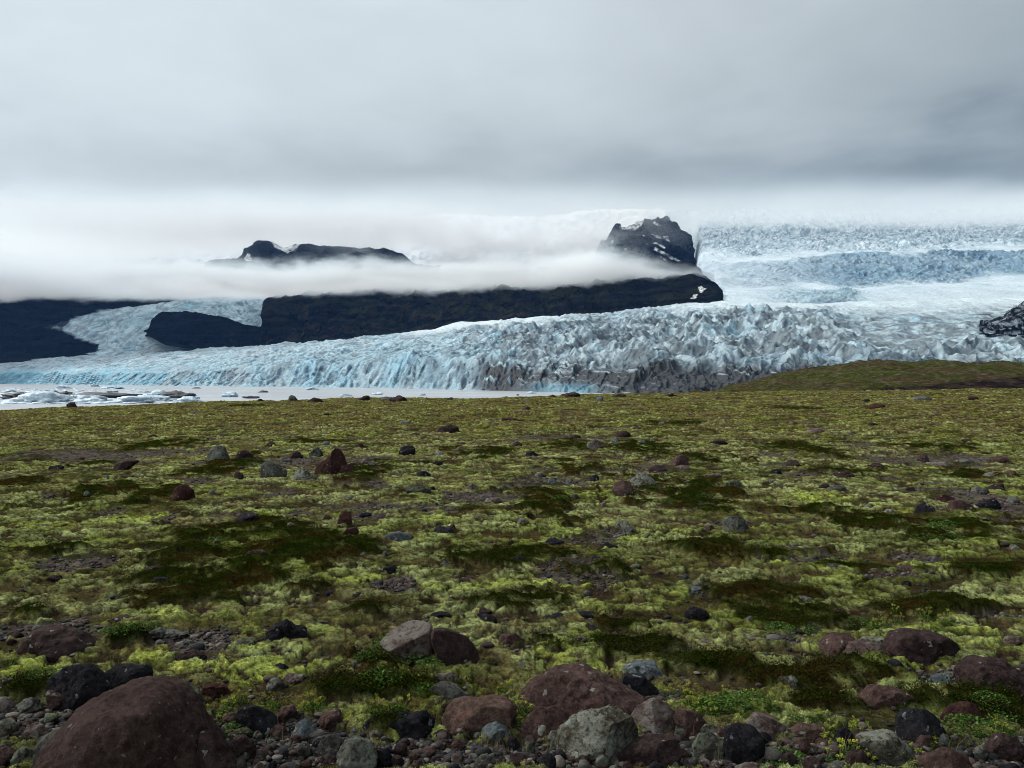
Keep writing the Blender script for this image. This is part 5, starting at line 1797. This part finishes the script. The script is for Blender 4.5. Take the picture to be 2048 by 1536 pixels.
def haze():
    m, t = mat_new('air_haze')
    p = t.n('ShaderNodeVolumePrincipled')
    p.inputs['Color'].default_value = (.20, .45, 1.0, 1)
    p.inputs['Density'].default_value = 1.0e-5
    o = t.n('ShaderNodeOutputMaterial')
    t.l(p.outputs[0], o.inputs['Volume'])
    tag(obj('haze', box_mesh('haze', -14000, 14000, -3000, 11000, -40, 1900), m), kind='stuff')


haze()


def cloud(name, box, dens_fn, label, step=1.0):
    m, t = mat_new(name)
    tcn = t.n('ShaderNodeTexCoord')
    pos = tcn.outputs['Object']
    s = t.n('ShaderNodeSeparateXYZ')
    t.l(pos, s.inputs[0])
    d = dens_fn(t, pos, *s.outputs)
    sc = t.n('ShaderNodeVolumeScatter')
    sc.inputs['Color'].default_value = (.80, .875, .91, 1)
    sc.inputs['Anisotropy'].default_value = 0.0
    t.l(d, sc.inputs['Density'])
    o = t.n('ShaderNodeOutputMaterial')
    t.l(sc.outputs[0], o.inputs['Volume'])
    try:
        m.volume_intensity = 1
    except Exception:
        pass
    m.cycles.volume_step_rate = step
    ob = obj(name, box_mesh(name, *box), m)
    tag(ob, label, kind='stuff')
    return ob


def fog_density(t, pos, x, y, z):
    # top and base heights drift along the valley
    n1 = t.noise(t.scale(pos, 1 / 900., 1 / 900., 1 / 420.), 1.0, 5, .6)
    n2 = t.noise(t.scale(pos, 1 / 260., 1 / 260., 1 / 130.), 1.0, 4, .6)
    n3 = t.noise(t.scale(pos, 1 / 110., 1 / 110., 1 / 60.), 1.0, 3, .6)
    w1 = t.m('SUBTRACT', n1, .5)
    w2 = add(t, t.m('SUBTRACT', n2, .5), mul(t, t.m('SUBTRACT', n3, .5), .8))
    right = t.ss(x, 480.0, 1000.0, 0.0, -70.0)
    top = add(t, add(t, add(t, right, 548.0), mul(t, t.gauss(x, 400.0, 150.0), 46.0)), add(t, mul(t, w1, 170.0), mul(t, w2, 110.0)))
    bot = add(t, 432.0, add(t, mul(t, w1, 120.0), mul(t, w2, 110.0)))
    bot = add(t, bot, t.ss(x, -1200.0, -1800.0, 0.0, 12.0))
    a = t.ss(z, bot, add(t, bot, 55.0))
    softt = 45.0
    b = t.ss(t.m('SUBTRACT', top, z), 0.0, softt)
    e = t.ss(x, 1080.0, 860.0)
    f0 = t.ss(y, 3420.0, 3640.0)
    k = mul(t, mul(t, mul(t, a, b), mul(t, e, f0)), .012)
    # looser cloud piled above the band towards the left
    up = mul(t, t.ss(x, -1450.0, -3000.0), t.ss(z, add(t, 1000.0, mul(t, w1, 500.0)), add(t, 430.0, mul(t, w1, 500.0))))
    up = mul(t, mul(t, up, a), mul(t, f0, .0045))
    return add(t, k, up)


cloud('low_fog', (-4200, 1100, 3400, 5600, 400, 1080), fog_density, 'band of low fog lying across the dark hills', .6)


def wisp_density(t, pos, x, y, z):
    """thin bright mist rising between the two peaks"""
    n1 = t.noise(t.scale(pos, 1 / 700., 1 / 700., 1 / 350.), 1.0, 6, .62)
    px = add(t, t.gauss(x, -300.0, 950.0), 0.0)
    a = t.ss(z, 640.0, 800.0)
    b = t.ss(z, 1320.0, 1050.0)
    k = mul(t, mul(t, a, b), mul(t, px, t.ss(n1, .42, .66)))
    k = mul(t, k, mul(t, t.ss(y, 5600.0, 5900.0), t.ss(y, 6600.0, 6300.0)))
    return mul(t, k, .010)


cloud('mist', (-2300, 1500, 5500, 6700, 640, 1330), wisp_density, 'thin mist drifting between the far peaks')


def deck_density(t, pos, x, y, z):
    n1 = t.noise(t.scale(pos, 1 / 1300., 1 / 1300., 1 / 500.), 1.0, 5, .58)
    n2 = t.noise(t.scale(pos, 1 / 300., 1 / 300., 1 / 200.), 1.0, 4, .6)
    w1 = t.m('SUBTRACT', n1, .5)
    w2 = t.m('SUBTRACT', n2, .5)
    bot = add(t, 1150.0, add(t, mul(t, w1, 190.0), mul(t, w2, 150.0)))
    bot = t.m('SUBTRACT', bot, t.ss(x, -100.0, -1200.0, 0.0, 110.0))
    a = t.ss(z, bot, add(t, bot, 190.0))
    b = t.ss(z, add(t, 1560.0, mul(t, w1, 300.0)), 1180.0)
    f0 = t.ss(y, 5500.0, 6100.0)
    return mul(t, mul(t, a, b), mul(t, f0, .0034))


cloud('cloud_deck', (-7000, 6500, 5450, 9800, 950, 1700), deck_density, 'grey cloud deck resting on the peaks and ice cap')
print('done')
